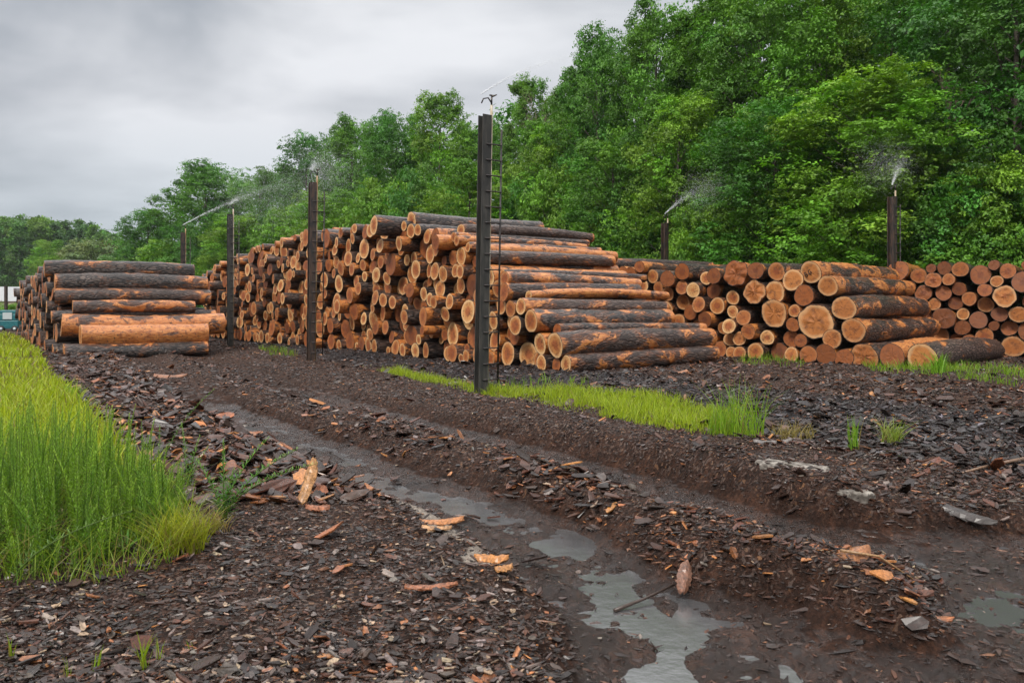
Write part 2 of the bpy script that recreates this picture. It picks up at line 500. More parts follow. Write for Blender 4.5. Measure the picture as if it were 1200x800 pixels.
def build_ground():
    def axis(lo, hi, c0, c1, fine, grow):
        a = [c0]; st = fine
        while a[0] > lo:
            st *= grow; a.insert(0, a[0] - st)
        x = c0
        while x < c1:
            x += fine; a.append(x)
        st = fine
        while a[-1] < hi:
            st *= grow; a.append(a[-1] + st)
        return np.array(a)
    xs = axis(-650, 650, -5.2, 5.6, .034, 1.055)
    ys = axis(-120, 850, 3.2, 13.5, .036, 1.035)
    X, Y = np.meshgrid(xs, ys)
    Z = height(X, Y)
    _, cut, m = base_height(X, Y)
    ny, nx = X.shape
    V = np.stack([X, Y, Z], -1).reshape(-1, 3)
    i = np.arange(ny * nx).reshape(ny, nx)
    F = np.stack([i[:-1, :-1], i[:-1, 1:], i[1:, 1:], i[1:, :-1]], -1).reshape(-1, 4)
    sand = np.zeros(X.shape)
    for s in SANDS:
        sand = np.maximum(sand, 1 - sstep(poly_dist(X + .12 * vnoise(X, Y, 4.0, 81), Y + .12 * vnoise(X, Y, 4.0, 82), s), .02, .22))
    s_ = (X - P1[0]) * U[0] + (Y - P1[1]) * U[1]; t_ = (X - P1[0]) * VV[0] + (Y - P1[1]) * VV[1]
    blue = sstep(t_, .3, 1.2) * (1 - sstep(t_, 3.5, 5.5))
    wetz = np.clip(cut, 0, 1) * sstep(-Z, .12, .20)
    lit = np.clip(1 - cut * 1.1, 0, 1)
    me = mesh_np('ground', V, [(F, 0)], [GROUND], {'wet': wetz.ravel(), 'sand': sand.ravel(), 'litter': lit.ravel(), 'blue': blue.ravel()})
    link('ground', me, kind='structure', label='rutted yard of dark mud and trodden bark', cat='ground')
    w = mesh_np('puddle_water', [(-14, 1.0, 0), (9, 1.0, 0), (9, 24, 0), (-14, 24, 0)], [([(0, 1, 2, 3)], 0)], [WATER])
    link('puddle_water', w, loc=(0, 0, -.236), kind='structure', label='shallow puddle water lying in the ruts', cat='water')


build_ground()

# ------------------------------------------------------------------ bark chips
def chips(N_, name, label):
    Yc = 2.9 * (38 / 2.9) ** rng.random(N_)
    Xc = Yc * rng.uniform(-.74, .74, N_) + rng.uniform(-.8, .8, N_)
    z, cut, m = base_height(Xc, Yc)
    s_ = (Xc - P1[0]) * U[0] + (Yc - P1[1]) * U[1]; t_ = (Xc - P1[0]) * VV[0] + (Yc - P1[1]) * VV[1]
    d1 = poly_dist(Xc, Yc, RUT1)
    prob = np.clip(1 - cut * 1.1, .0, 1)
    prob = np.where(cut > .8, .035, prob)
    prob *= np.where(vnoise(Xc, Yc, .8, 31) + .5 > .42, 1, .55)
    prob = np.where((t_ > -4.6) & (t_ < .1) & (vnoise(Xc, Yc, 1.7, 61) < .05), prob * .45, prob)
    prob = np.where(inside(Xc, Yc, LGRASS), np.where(Yc < 6.2, .5, 0.0), prob)
    prob = np.where(inside(Xc, Yc, STRIP), .12, prob)
    for p in PATCHES: prob = np.where(inside(Xc, Yc, p), .2, prob)
    sand = np.full(N_, 9.0)
    for q in SANDS: sand = np.minimum(sand, poly_dist(Xc, Yc, q))
    prob = np.where(sand < .13, .15, prob)
    prob = np.where((t_ > 24) | (s_ > 40), 0, prob)
    prob = np.where((Yc < 6.6) & (t_ < -2), prob * (.35 + .65 * sstep(vnoise(Xc, Yc, 1.3, 71), -.25, .2)), prob)
    keep = rng.random(N_) < prob
    Xc, Yc, cut, s_, t_ = Xc[keep], Yc[keep], cut[keep], s_[keep], t_[keep]
    n = len(Xc)
    left = (t_ < -2.2) & (Yc > 6.2)                        # coarse plates left of the track
    fore = (Yc < 6.6) & (t_ < -2)
    track = (t_ > -4.6) & (t_ < .1) & ~fore & (Yc < 30)
    L = np.where(track, .55, 1.0) * np.exp(rng.normal(0, .55, n)) * np.where(fore, .030, np.where(left, .100, .065)) * np.where(Yc > 10, 1.15, 1)
    L = np.maximum(L, Yc * .0030); L = np.minimum(L, .30)
    r = rng.random(n)
    pal = np.array([(.022, .010, .007), (.048, .021, .013), (.088, .035, .021), (.145, .048, .024), (.085, .060, .050), (.20, .155, .135), (.29, .105, .040), (.46, .185, .055), (.36, .25, .165)])
    w_def = np.array([.20, .24, .19, .13, .10, .05, .05, .015, .025]); w_for = np.array([.26, .20, .12, .07, .09, .16, .04, .01, .09])
    w_blu = np.array([.5, .2, .04, .03, .14, .05, .02, .01, .01]); w_left = np.array([.15, .22, .24, .18, .05, .05, .08, .03, .02])
    w_rid = np.array([.14, .18, .20, .20, .04, .02, .13, .07, .02])
    blu = (t_ > .5) & (t_ < 4.5) & (rng.random(n) < .8)
    rid = (poly_dist(Xc, Yc, RIDGE) < .5) & (Yc < 8.5) & (rng.random(n) < .8)
    pickc = lambda w: np.searchsorted(np.cumsum(w / w.sum()), r)
    ci = np.where(rid, pickc(w_rid), np.where(fore, pickc(w_for), np.where(blu, pickc(w_blu), np.where(left, pickc(w_left), pickc(w_def)))))
    ci = np.clip(ci, 0, 8)
    L = np.where((ci == 4) | (ci == 5), np.minimum(L, .11), L); L = np.where(ci == 8, np.minimum(L, .06), L)
    L = np.maximum(np.where(rid, L * 1.5, L), Yc * .0026)
    W = L * np.where(rng.random(n) < .35, rng.uniform(.12, .28, n), rng.uniform(.28, .7, n))
    T = np.clip(L * .09, .003, .012)
    # outline: six points, bent across
    ang = np.array([0, 28, 70, 125, 165, 196, 250, 318]) * PI / 180
    a = ang[None] + rng.uniform(-.22, .22, (n, 8))
    rad = rng.uniform(.62, 1.15, (n, 8))
    px = np.sign(np.cos(a)) * np.abs(np.cos(a)) ** .7 * rad * L[:, None] * .5; py = np.sin(a) * rad * W[:, None] * .6
    bend = rng.uniform(-1.5, .8, n)
    pz = bend[:, None] * (py / (W[:, None] + 1e-6)) ** 2 * W[:, None] * .8 + rng.uniform(-.10, .10, n)[:, None] * px
    top = np.stack([px, py, pz + T[:, None]], -1); bot = np.stack([px * .94, py * .94, pz], -1)
    P = np.concatenate([top, bot], 1)                     # n,16,3
    yaw = rng.uniform(0, 2 * PI, n)
    yaw = np.where(rng.random(n) < .5, rng.normal(0, .45, n) + rng.choice([0, PI], n), yaw)
    pit = rng.normal(0, .26, n); rol = rng.normal(0, .32, n)
    up = rng.random(n) < .02; pit = np.where(up, rng.uniform(-1.1, 1.1, n), pit)
    cy, sy = np.cos(yaw), np.sin(yaw); cp, sp = np.cos(pit), np.sin(pit); cr, sr = np.cos(rol), np.sin(rol)
    R = np.empty((n, 3, 3))
    R[:, 0, 0] = cy * cp; R[:, 0, 1] = cy * sp * sr - sy * cr; R[:, 0, 2] = cy * sp * cr + sy * sr
    R[:, 1, 0] = sy * cp; R[:, 1, 1] = sy * sp * sr + cy * cr; R[:, 1, 2] = sy * sp * cr - cy * sr
    R[:, 2, 0] = -sp; R[:, 2, 1] = cp * sr; R[:, 2, 2] = cp * cr
    P = np.einsum('nij,nkj->nki', R, P)
    zc = height(Xc, Yc)
    lift = np.abs(sp) * L * .28 + np.abs(sr) * W * .25 + .002 + rng.random(n) * .02
    P += np.stack([Xc, Yc, zc + lift], -1)[:, None]
    c = pal[ci] * np.where(ci < 4, .66, .95)[:, None] * rng.uniform(.7, 1.3, (n, 1)) * rng.uniform(.94, 1.06, (n, 3))
    c = np.where(blu[:, None], c * np.array([.80, .95, 1.20]), c)
    col = c[:, None] * rng.uniform(.6, 1.4, (n, 16, 1))
    b = (np.arange(n) * 16)[:, None]
    # the top is split along the grain so that it can bend
    tq = np.array([(0, 1, 6, 7), (1, 2, 5, 6), (2, 3, 4, 5)])
    F6 = np.concatenate([b + t for t in tq] + [b + 8 + t[::-1] for t in tq])
    k = np.arange(8); k1 = (k + 1) % 8
    Fq = (b[:, :, None] + np.stack([k1, k, k + 8, k1 + 8], -1)[None]).reshape(-1, 4)
    me = mesh_np(name, P.reshape(-1, 3), [(F6, 0), (Fq, 0)], [CHIP], {'col': col.reshape(-1, 3)}, smooth=False)
    link(name, me, kind='stuff', label=label, cat='bark chips')


chips(125000, 'bark_chips', 'loose bark chips and flakes strewn over the yard')


def clods(N_):
    Yc = 2.9 * (24 / 2.9) ** rng.random(N_)
    Xc = Yc * rng.uniform(-.74, .74, N_) + rng.uniform(-.5, .5, N_)
    z, cut, m = base_height(Xc, Yc)
    t_ = (Xc - P1[0]) * VV[0] + (Yc - P1[1]) * VV[1]
    prob = np.where((t_ < .3), 1, .5) * np.where(cut > .75, .22, 1) * np.where(inside(Xc, Yc, LGRASS), 0, 1)
    prob *= .25 + .75 * sstep(vnoise(Xc, Yc, 2.2, 77), -.3, .25)
    for q in SANDS: prob = np.where(poly_dist(Xc, Yc, q) < .16, prob * .15, prob)
    k = rng.random(N_) < prob
    Xc, Yc, n = Xc[k], Yc[k], int(k.sum())
    s = np.maximum(np.exp(rng.normal(math.log(.0085), .5, n)), Yc * .0012); s = np.minimum(s, .03)
    oc = np.array([(1, 0, 0), (-1, 0, 0), (0, 1, 0), (0, -1, 0), (0, 0, 1), (0, 0, -1)], float)
    P = oc[None] * rng.uniform(.5, 1.3, (n, 6, 1)) + rng.normal(0, .30, (n, 6, 3))
    a = rng.uniform(0, 6.28, n); ca, sa = np.cos(a)[:, None], np.sin(a)[:, None]
    P = np.stack([P[..., 0] * ca * 2.3 - P[..., 1] * sa * .7, P[..., 0] * sa * 2.3 + P[..., 1] * ca * .7, P[..., 2] * .45], -1) * s[:, None, None]
    P += np.stack([Xc, Yc, height(Xc, Yc) + s * .25], -1)[:, None]
    f = np.array([(0, 2, 4), (2, 1, 4), (1, 3, 4), (3, 0, 4), (2, 0, 5), (1, 2, 5), (3, 1, 5), (0, 3, 5)])
    F = ((np.arange(n) * 6)[:, None, None] + f[None]).reshape(-1, 3)
    pal = np.array([(.013, .006, .004), (.028, .012, .007), (.050, .021, .012), (.10, .038, .018), (.20, .085, .04)])
    c = pal[np.clip(np.searchsorted(np.cumsum([.28, .34, .24, .11, .03]), rng.random(n)), 0, 4)] * rng.uniform(.75, 1.25, (n, 1))
    link('mud_crumbs', mesh_np('mud_crumbs', P.reshape(-1, 3), [(F, 0)], [CHIP], {'col': np.repeat(c, 6, 0)}, False), kind='stuff', label='crumbs of mud and mulch along the track', cat='mud crumbs')


clods(150000)


def slab(px, py, L, W, yaw, col, label, tilt=(0, 0), name='bark_slab', cat='bark slab', splits=1, lift=0.0):
    """a single large piece of bark or split wood with a ragged outline and a curl"""
    X, Y = G(px, py)
    z = float(height(np.array([X]), np.array([Y]))[0])
    ns, nw = 14, 5
    P, C = [], []
    for side in (0, 1):
        for i in range(ns):
            u = i / (ns - 1) * 2 - 1
            wid = W * .5 * (1 - abs(u) ** 3 * .75) * random.uniform(.75, 1.12)
            for j in range(nw):
                v = j / (nw - 1) * 2 - 1
                P.append((u * L * .5 + random.uniform(-.02, .02) * L, v * wid, -v * v * W * .22 + random.uniform(-.004, .004) + (0 if side else .011) + .05 * L * u * u))
                C.append(np.array(col) * random.uniform(.65, 1.25))
    F = []
    q = lambda s, i, j: s * ns * nw + i * nw + j
    for i in range(ns - 1):
        for j in range(nw - 1):
            F.append((q(0, i, j), q(0, i + 1, j), q(0, i + 1, j + 1), q(0, i, j + 1)))
            F.append((q(1, i, j), q(1, i, j + 1), q(1, i + 1, j + 1), q(1, i + 1, j)))
    for i in range(ns - 1):
        F.append((q(0, i, 0), q(1, i, 0), q(1, i + 1, 0), q(0, i + 1, 0)))
        F.append((q(0, i, nw - 1), q(0, i + 1, nw - 1), q(1, i + 1, nw - 1), q(1, i, nw - 1)))
    for j in range(nw - 1):
        F.append((q(0, 0, j), q(0, 0, j + 1), q(1, 0, j + 1), q(1, 0, j)))
        F.append((q(0, ns - 1, j), q(1, ns - 1, j), q(1, ns - 1, j + 1), q(0, ns - 1, j + 1)))
    me = mesh_np(name, P, [(np.array(F), 0)], [CHIP], {'col': np.array(C)}, smooth=False)
    o = link(name, me, None, (X, Y, z + .03 + lift), label, cat, 'large loose pieces of bark and split wood')
    o.rotation_euler = (tilt[0], tilt[1], yaw)
    return o


OR, TN, RB, DK, GY = (.42, .17, .06), (.40, .24, .13), (.13, .05, .03), (.035, .022, .018), (.17, .15, .14)
slab(518, 617, .34, .10, .25, OR, 'long orange bark slab lying on the pale sand beside the left rut')
slab(512, 630, .22, .07, .15, (.45, .24, .11), 'short tan wood slab just in front of the long orange slab', (0, .05))
slab(576, 672, .22, .10, -.1, (.50, .20, .05), 'splintered bright orange wood piece at the tip of the sand patch', (.15, 0))
slab(590, 686, .12, .08, .5, (.45, .2, .06), 'small orange splinter below the splintered orange piece')
slab(505, 706, .30, .055, .2, (.30, .11, .05), 'thin reddish bark strip lying among small grey chips')
slab(360, 592, .42, .12, 1.2, (.45, .22, .08), 'upright torn orange wood slab standing among dark bark chips', (0, -1.05), lift=.12)
slab(372, 604, .22, .10, .7, (.36, .13, .06), 'reddish splinter leaning at the foot of the upright slab', (.2, .2))
slab(802, 656, .26, .10, 1.2, (.19, .085, .05), 'broad brown bark piece propped on the muddy centre ridge', (.3, -.6), lift=.05)
slab(795, 594, .34, .13, -.2, (.28, .12, .06), 'pinkish bark plate on top of the muddy centre ridge', (.2, .1))
slab(1000, 670, .26, .14, .4, (.30, .12, .045), 'orange brown bark slab near the end of the centre ridge', (.35, -.15), lift=.03)
slab(1055, 690, .36, .09, -.25, RB, 'dark red bark strip at the very end of the centre ridge', (.1, .05))
slab(1130, 598, .48, .12, -.75, (.05, .04, .037), 'long dark bark plate on the slope of the right bank', (.35, .2), lift=.02)
slab(395, 556, .55, .05, .05, (.24, .10, .05), 'long thin bark strip lying left of the puddled rut')
slab(200, 437, .8, .25, .1, (.28, .12, .06), 'pale torn bark sheet on the mound below the side logs')
slab(1060, 462, .45, .2, .8, (.30, .13, .06), 'orange bark flake below the lichen covered log', (.4, .2))
slab(905, 790 - 270, .5, .12, .2, GY, 'grey bark plate beside the dry tuft')


def pale_slab(px, py, L, W, T, yaw, label):
    X, Y = G(px, py, .12)
    n = 26; th = np.arange(n) * 2 * PI / n
    o = np.stack([np.sign(np.cos(th)) * np.abs(np.cos(th)) ** .55 * L / 2, np.sign(np.sin(th)) * np.abs(np.sin(th)) ** .7 * W / 2], -1) * rng.uniform(.74, 1.06, (n, 1))
    P = []
    for f, zz in ((.96, -T), (1.0, -.012), (.95, 0.0), (.5, .006)):
        P.append(np.concatenate([o * f, np.full((n, 1), zz) + rng.uniform(-.007, .007, (n, 1))], 1))
    P.append(np.array([[0, 0, .004]])); P = np.concatenate(P)
    k = np.arange(n); k1 = (k + 1) % n
    F4 = np.concatenate([np.stack([r * n + k, r * n + k1, (r + 1) * n + k1, (r + 1) * n + k], -1) for r in range(3)])
    F3 = np.stack([3 * n + k, 3 * n + k1, np.full(n, 4 * n)], -1)
    o_ = link('stone_slab', mesh_np('stone_slab', P, [(F4, 0), (F3, 0)], [STONE], None, False), None, (X, Y, float(height(np.array([X]), np.array([Y]))[0]) + .012), label, 'stone slab', 'pale slabs in the right bank')
    o_.rotation_euler = (.05, .03, yaw)


STONE = m_plain('worn_pale_stone', (.07, .058, .048), .85, 0, 13.0, (.25, .225, .195), .03)
pale_slab(930, 553, .72, .34, .14, -.55, 'larger pale worn slab set in the edge of the right bank')
pale_slab(1002, 573, .34, .20, .12, -.5, 'smaller pale slab right of the larger one in the bank edge')


def stick(pts, r, label, col):
    w = []
    for (px, py, dz) in pts:
        X, Y = G(px, py); w.append((X, Y, float(height(np.array([X]), np.array([Y]))[0]) + dz))
    mb = MB(); mb.tube(w, np.linspace(r, r * .5, len(w)), 7)
    me = mb.mesh('branch', CHIP, True, None)
    at = me.attributes.new('col', 'FLOAT_VECTOR', 'POINT')
    at.data.foreach_set('vector', np.tile(np.array(col, np.float32), len(me.vertices)))
    link('branch', me, None, (0, 0, 0), label, 'branch', 'loose branches on the ground')


stick([(1210, 545, .05), (1180, 550, .06), (1150, 554, .04), (1128, 557, .02)], .022, 'pale bent branch lying on the right bank near the frame edge', (.22, .13, .08))
stick([(1210, 553, .04), (1190, 554, .05), (1172, 556, .02)], .014, 'short pale twig under the bent branch', (.25, .14, .08))
stick([(720, 673, .02), (755, 664, .05), (790, 654, .05)], .013, 'dark stick lying across the muddy centre ridge', (.05, .03, .022))
stick([(985, 672, .05), (1030, 672, .06), (1070, 676, .03)], .010, 'thin straw coloured stick near the ridge end', (.32, .18, .08))
stick([(517, 668, .02), (521, 682, .03), (530, 690, .03)], .005, 'small curved pale root among grey chips', (.36, .25, .16))

# ------------------------------------------------------------------ grass and weeds
def blades(X, Y, H, W, lean, col, segs=3, z=None):
    n = len(X)
    if z is None: z = height(X, Y)
    az = rng.uniform(0, 2 * PI, n); wa = rng.uniform(0, 2 * PI, n)
    P = np.empty((n, segs * 2 + 1, 3)); C = np.empty((n, segs * 2 + 1, 3))
    for k in range(segs + 1):
        f = k / segs
        dx = np.cos(az) * lean * f ** 1.8 * H; dy = np.sin(az) * lean * f ** 1.8 * H
        zz = H * f * (1 - .25 * lean * f)
        w = W * (1 - f) ** .6 * .5
        c = np.stack([X + dx, Y + dy, z - .01 + zz], -1)
        if k < segs:
            o = np.stack([np.cos(wa) * w, np.sin(wa) * w, np.zeros(n)], -1)
            P[:, 2 * k] = c - o; P[:, 2 * k + 1] = c + o
            C[:, 2 * k] = C[:, 2 * k + 1] = col
        else:
            P[:, 2 * k] = c; C[:, 2 * k] = col
    b = (np.arange(n) * (segs * 2 + 1))[:, None]
    Q = np.concatenate([b + np.array([[2 * k, 2 * k + 1, 2 * k + 3, 2 * k + 2]]) for k in range(segs - 1)])
    T = b + np.array([[2 * segs - 2, 2 * segs - 1, 2 * segs]])
    return P.reshape(-1, 3), Q, T, C.reshape(-1, 3)


def grass_mesh(name, args):
    V, Q, T, C, n = [], [], [], [], 0
    for a in args:
        p, q, t, c = blades(*a); V.append(p); Q.append(q + n); T.append(t + n); C.append(c); n += len(p)
    return mesh_np(name, np.concatenate(V), [(np.concatenate(Q), 0), (np.concatenate(T), 0)], [GRASS], {'col': np.concatenate(C)}, True)


def in_poly(poly, n):
    poly = np.array(poly); lo, hi = poly.min(0), poly.max(0)
    out = []
    tot = 0
    while tot < n:
        p = rng.uniform(lo, hi, (n * 3, 2)); p = p[inside(p[:, 0], p[:, 1], list(poly))]
        out.append(p); tot += len(p)
    return np.concatenate(out)[:n]


def gcol(n, a, b, dry=.06):
    t = rng.random((n, 1)); c = np.array(a) * (1 - t) + np.array(b) * t
    d = rng.random(n) < dry
    c[d] = np.array((.24, .19, .06)) * rng.uniform(.6, 1.1, (d.sum(), 1))
    return c * rng.uniform(.75, 1.2, (n, 1))


YG1, YG2 = (.20, .29, .014), (.34, .40, .025)
n = 19000; p = in_poly(STRIP, n)
patch = vnoise(p[:, 0], p[:, 1], 1.2, 51) + .5
ed = -sdf(p[:, 0], p[:, 1], STRIP)
kp = rng.random(n) < np.clip(.25 + 1.9 * ed + (patch - .5) * 1.5, .02, 1); p = p[kp]; ed = ed[kp]; n = len(p)
link('verge_grass', grass_mesh('verge_grass', [(p[:, 0], p[:, 1], (.07 + .21 * rng.random(n) ** 1.5) * np.clip(.45 + 1.1 * ed, .45, 1.1) * (.55 + .9 * (vnoise(p[:, 0], p[:, 1], 2.3, 53) + .5)), np.full(n, .011), rng.uniform(.1, .8, n), gcol(n, YG1, YG2))]),
     kind='stuff', label='bright yellow green grass strip along the right bank', cat='grass')
for i, q in enumerate(PATCHES):
    n = (500, 700, 3200, 500)[i]; p = in_poly(q, n)
    k = rng.random(n) < np.clip(vnoise(p[:, 0], p[:, 1], 1.6, 52) * 2 + .55, 0.05, 1); p = p[k]; n = len(p)
    link('short_grass', grass_mesh('short_grass', [(p[:, 0], p[:, 1], rng.uniform(.08, .30, n), np.full(n, .016), rng.uniform(.1, .8, n), gcol(n, (.10, .20, .012), (.2, .31, .02)))]),
         kind='stuff', label=('small green grass patch at the foot of the pile between posts', 'thin grass below the small log ends', 'grass in front of the far right log ends', 'grass fringe behind the nearest post')[i], cat='grass')
# loose blades of grass among and before the weeds
n = 5200; p = in_poly([G(*q) for q in ((-140, 716), (0, 698), (115, 684), (200, 662), (232, 630), (215, 590), (60, 560), (-90, 560))], n)
link('weedy_grass', grass_mesh('weedy_grass', [(p[:, 0], p[:, 1], .08 + .42 * rng.random(n) ** 2.2, np.full(n, .007), rng.uniform(.2, 1.3, n), gcol(n, (.10, .20, .02), (.26, .33, .03), .14))]),
     kind='stuff', label='loose grass blades under and before the tall weeds', cat='grass')
# meadow on the left
n = 60000
Yg = 4.6 * (46 / 4.6) ** rng.random(n); Xg = -Yg * rng.uniform(.28, .80, n)
k = inside(Xg, Yg, LGRASS) & ((sdf(Xg, Yg, [G(*q) for q in ((-160, 720), (0, 700), (110, 690), (205, 665), (250, 630), (212, 590), (165, 572), (60, 562), (-90, 566))]) > 0)); Xg, Yg = Xg[k], Yg[k]; n = len(Xg)
wd = np.clip(Yg * .0016, .010, .05)
link('meadow_grass', grass_mesh('meadow_grass', [(Xg, Yg, rng.uniform(.10, .36, n) * (.6 + .9 * (vnoise(Xg, Yg, .8, 91) + .5)) * (1 - .3 * (Yg > 15)), wd, rng.uniform(.15, .9, n), gcol(n, (.22, .31, .012), (.38, .42, .022), .12))]),
     kind='stuff', label='bright long grass on the left side of the yard', cat='grass')


def weed_stem(base, H, lean, az, rs, leafL=.085, col=(.06, .17, .02), dens=70):
    """an upright leafy stem: narrow leaves in a spiral, smaller towards the tip"""
    V, F3, F4, C = [], [], [], []
    ts = np.linspace(0, 1, 7)
    pts = np.stack([base[0] + math.cos(az) * lean * H * ts ** 1.6, base[1] + math.sin(az) * lean * H * ts ** 1.6, base[2] + H * ts * (1 - .2 * lean * ts)], -1)
    mb = MB(); mb.tube(pts, np.linspace(.006, .002, 7), 4, False)
    V.append(np.concatenate(mb.V)); F4.append(np.concatenate(mb.F4)); C.append(np.tile(np.array((.11, .17, .04)), (len(V[0]), 1)))
    nb = len(V[0])
    m = int(dens * H)
    t = np.linspace(.06, 1, m)
    cx = np.stack([np.interp(t, ts, pts[:, k]) for k in range(3)], -1)
    a = np.arange(m) * 2.4 + rs.uniform(0, 6)
    L = leafL * (1.05 - .72 * t ** 2) * rs.uniform(.75, 1.25, m)
    el = np.radians(np.interp(t, [0, .6, 1], [25, 50, 76]) + rs.uniform(-14, 14, m))
    d = np.stack([np.cos(a) * np.cos(el), np.sin(a) * np.cos(el), np.sin(el)], -1)
    sd = np.stack([-np.sin(a), np.cos(a), np.zeros(m)], -1)
    w = (L * .055 + .0008)[:, None]
    mid = cx + d * (L * .45)[:, None]; tip = cx + d * L[:, None] - np.array([0, 0, 1]) * (L * .14)[:, None]
    P = np.stack([cx, mid - sd * w, tip, mid + sd * w], 1).reshape(-1, 3)
    F4.append((np.arange(m) * 4)[:, None] + np.arange(4) + nb)
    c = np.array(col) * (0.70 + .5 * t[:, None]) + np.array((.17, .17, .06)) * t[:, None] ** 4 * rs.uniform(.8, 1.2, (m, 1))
    C.append(np.repeat(c, 4, 0)); V.append(P)
    return np.concatenate(V), np.concatenate(F4), np.concatenate(C)


def weed_mesh(name, stems):
    V, F, C, n = [], [], [], 0
    for s in stems:
        v, f, c = weed_stem(*s); V.append(v); F.append(f + n); C.append(c); n += len(v)
    return mesh_np(name, np.concatenate(V), [(np.concatenate(F), 0)], [GRASS], {'col': np.concatenate(C)}, True)


WEEDS = [G(*p) for p in ((-120, 700), (0, 686), (110, 672), (185, 652), (222, 622), (216, 596), (175, 572), (60, 560), (-80, 566))]
p = in_poly(WEEDS, 520)
st = []
for x, y in p:
    H = random.choice([.42, .55, .66, .75, .82, .88, .98]) * random.uniform(.88, 1.05) * (.92 if y > 6.4 else 1.0)
    if x < -2.75: H *= .95
    edge = float(-sdf(np.array([x]), np.array([y]), WEEDS)[0])
    H *= min(1, .35 + edge * 1.5)
    g = random.random()
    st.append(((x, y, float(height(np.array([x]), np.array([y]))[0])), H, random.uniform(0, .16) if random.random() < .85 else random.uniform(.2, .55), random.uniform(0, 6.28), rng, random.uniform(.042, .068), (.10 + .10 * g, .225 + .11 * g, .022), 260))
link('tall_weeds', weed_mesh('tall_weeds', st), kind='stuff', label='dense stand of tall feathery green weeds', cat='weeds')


def weed_plant(px, py, stems, label, name='tall_weed', cat='weed', dens=90, col=(.07, .19, .03)):
    X, Y = G(px, py); z = float(height(np.array([X]), np.array([Y]))[0])
    me = weed_mesh(name, [((random.uniform(-.02, .02), random.uniform(-.02, .02), 0), H, ln, az, rng, lf, col, dens) for H, ln, az, lf in stems])
    link(name, me, None, (X, Y, z), label, cat, 'single weeds at the edge of the stand')


weed_plant(20, 690, [(.52, 1.25, .25, .06), (.25, .3, 1.0, .05)], 'slender pale weed leaning far over to the right in front of the stand', col=(.13, .23, .06))
weed_plant(188, 560, [(.95, .55, .05, .05), (.5, .3, 2.0, .07)], 'tallest leaning weed with a bare thin tip at the stand edge')
weed_plant(222, 578, [(.62, .35, 2.2, .06), (.5, .2, .4, .07), (.4, .5, 1.0, .06)], 'thin pale weed behind the yellow grass tuft', dens=150, col=(.11, .25, .06))
weed_plant(262, 612, [(.62, .12, 1.9, .08), (.70, .50, .2, .075), (.66, .85, .05, .075), (.6, 1.25, -.1, .075), (.5, .5, 2.8, .08), (.4, .3, 1.2, .08)], 'spreading weed with arching stems right of the yellow tuft', dens=150, col=(.10, .25, .05))
weed_plant(150, 655, [(.16, .9, .3, .14), (.15, .9, 2.4, .14), (.14, .8, 4.0, .13)], 'low broad leaved seedling at the foot of the tall weeds', dens=30, col=(.09, .26, .03))


def tuft(px, py, nb, H, spread, ca, cb, label, name='grass_tuft', lean=(.2, 1.0), wid=.007, dry=.08, segs=4):
    X, Y = G(px, py); z = float(height(np.array([X]), np.array([Y]))[0])
    a = rng.uniform(0, 2 * PI, nb); r = spread * np.sqrt(rng.random(nb))
    me = grass_mesh(name, [(np.cos(a) * r, np.sin(a) * r, rng.uniform(.45, 1, nb) * H, np.full(nb, wid), rng.uniform(*lean, nb), gcol(nb, ca, cb, dry), segs, np.zeros(nb))])
    link(name, me, None, (X, Y, z), label, 'grass tuft', 'grass tufts in the yard')


tuft(212, 648, 420, .42, .17, (.22, .26, .015), (.33, .33, .03), 'yellow green arching grass tuft beside the tall weeds', dry=.16)
tuft(248, 628, 120, .22, .14, (.20, .13, .05), (.28, .2, .09), 'dry straw tuft under the spreading weed', dry=.6)
tuft(868, 508, 130, .86, .30, (.14, .27, .02), (.24, .36, .03), 'tallest green tuft at the right end of the grass strip', lean=(.05, .7), wid=.012)
tuft(845, 506, 90, .52, .18, (.12, .24, .02), (.2, .32, .02), 'shorter tuft joined to the tallest tuft of the strip', lean=(.05, .5), wid=.012)
tuft(930, 514, 180, .30, .26, (.22, .15, .06), (.33, .25, .1), 'dry straw coloured tuft right of the grass strip', dry=.7, wid=.010)
tuft(1000, 528, 45, .46, .06, (.12, .25, .03), (.2, .33, .03), 'narrow upright green tuft on bare soil right of the dry tuft', lean=(.05, .3), wid=.012)
tuft(1044, 524, 120, .40, .12, (.16, .24, .03), (.26, .3, .05), 'rounded tuft with dry base on bare soil', dry=.2, wid=.010)
tuft(1100, 446, 60, .62, .16, (.12, .28, .02), (.2, .36, .03), 'tall bright tuft in front of the lichen covered log', lean=(.1, .7), wid=.03)
tuft(168, 782, 14, .22, .02, (.14, .24, .01), (.26, .34, .02), 'largest yellow green sprout in the bare front corner', lean=(.05, .5), wid=.009, segs=3)
tuft(186, 772, 6, .18, .012, (.14, .24, .01), (.26, .34, .02), 'thin sprout touching the largest front sprout', lean=(.05, .35), wid=.007, segs=3)
tuft(12, 772, 6, .16, .015, (.14, .24, .01), (.26, .34, .02), 'sprout nearest the left edge of the bare front corner', lean=(.05, .35), wid=.008, segs=3)
tuft(78, 798, 6, .15, .015, (.14, .24, .01), (.26, .34, .02), 'sprout at the bottom edge left of the largest sprout', lean=(.05, .35), wid=.008, segs=3)
tuft(112, 790, 8, .16, .02, (.14, .24, .01), (.26, .34, .02), 'sprout between the bottom edge sprout and the largest one', lean=(.05, .5), wid=.008, segs=3)
tuft(222, 765, 5, .09, .02, (.14, .24, .01), (.26, .34, .02), 'tiny sprout right of the largest front sprout', lean=(.05, .5), wid=.006, segs=3)
tuft(85, 470, 90, .40, .16, (.10, .25, .02), (.18, .33, .03), 'bluish green tuft where the meadow meets the bark', wid=.014)

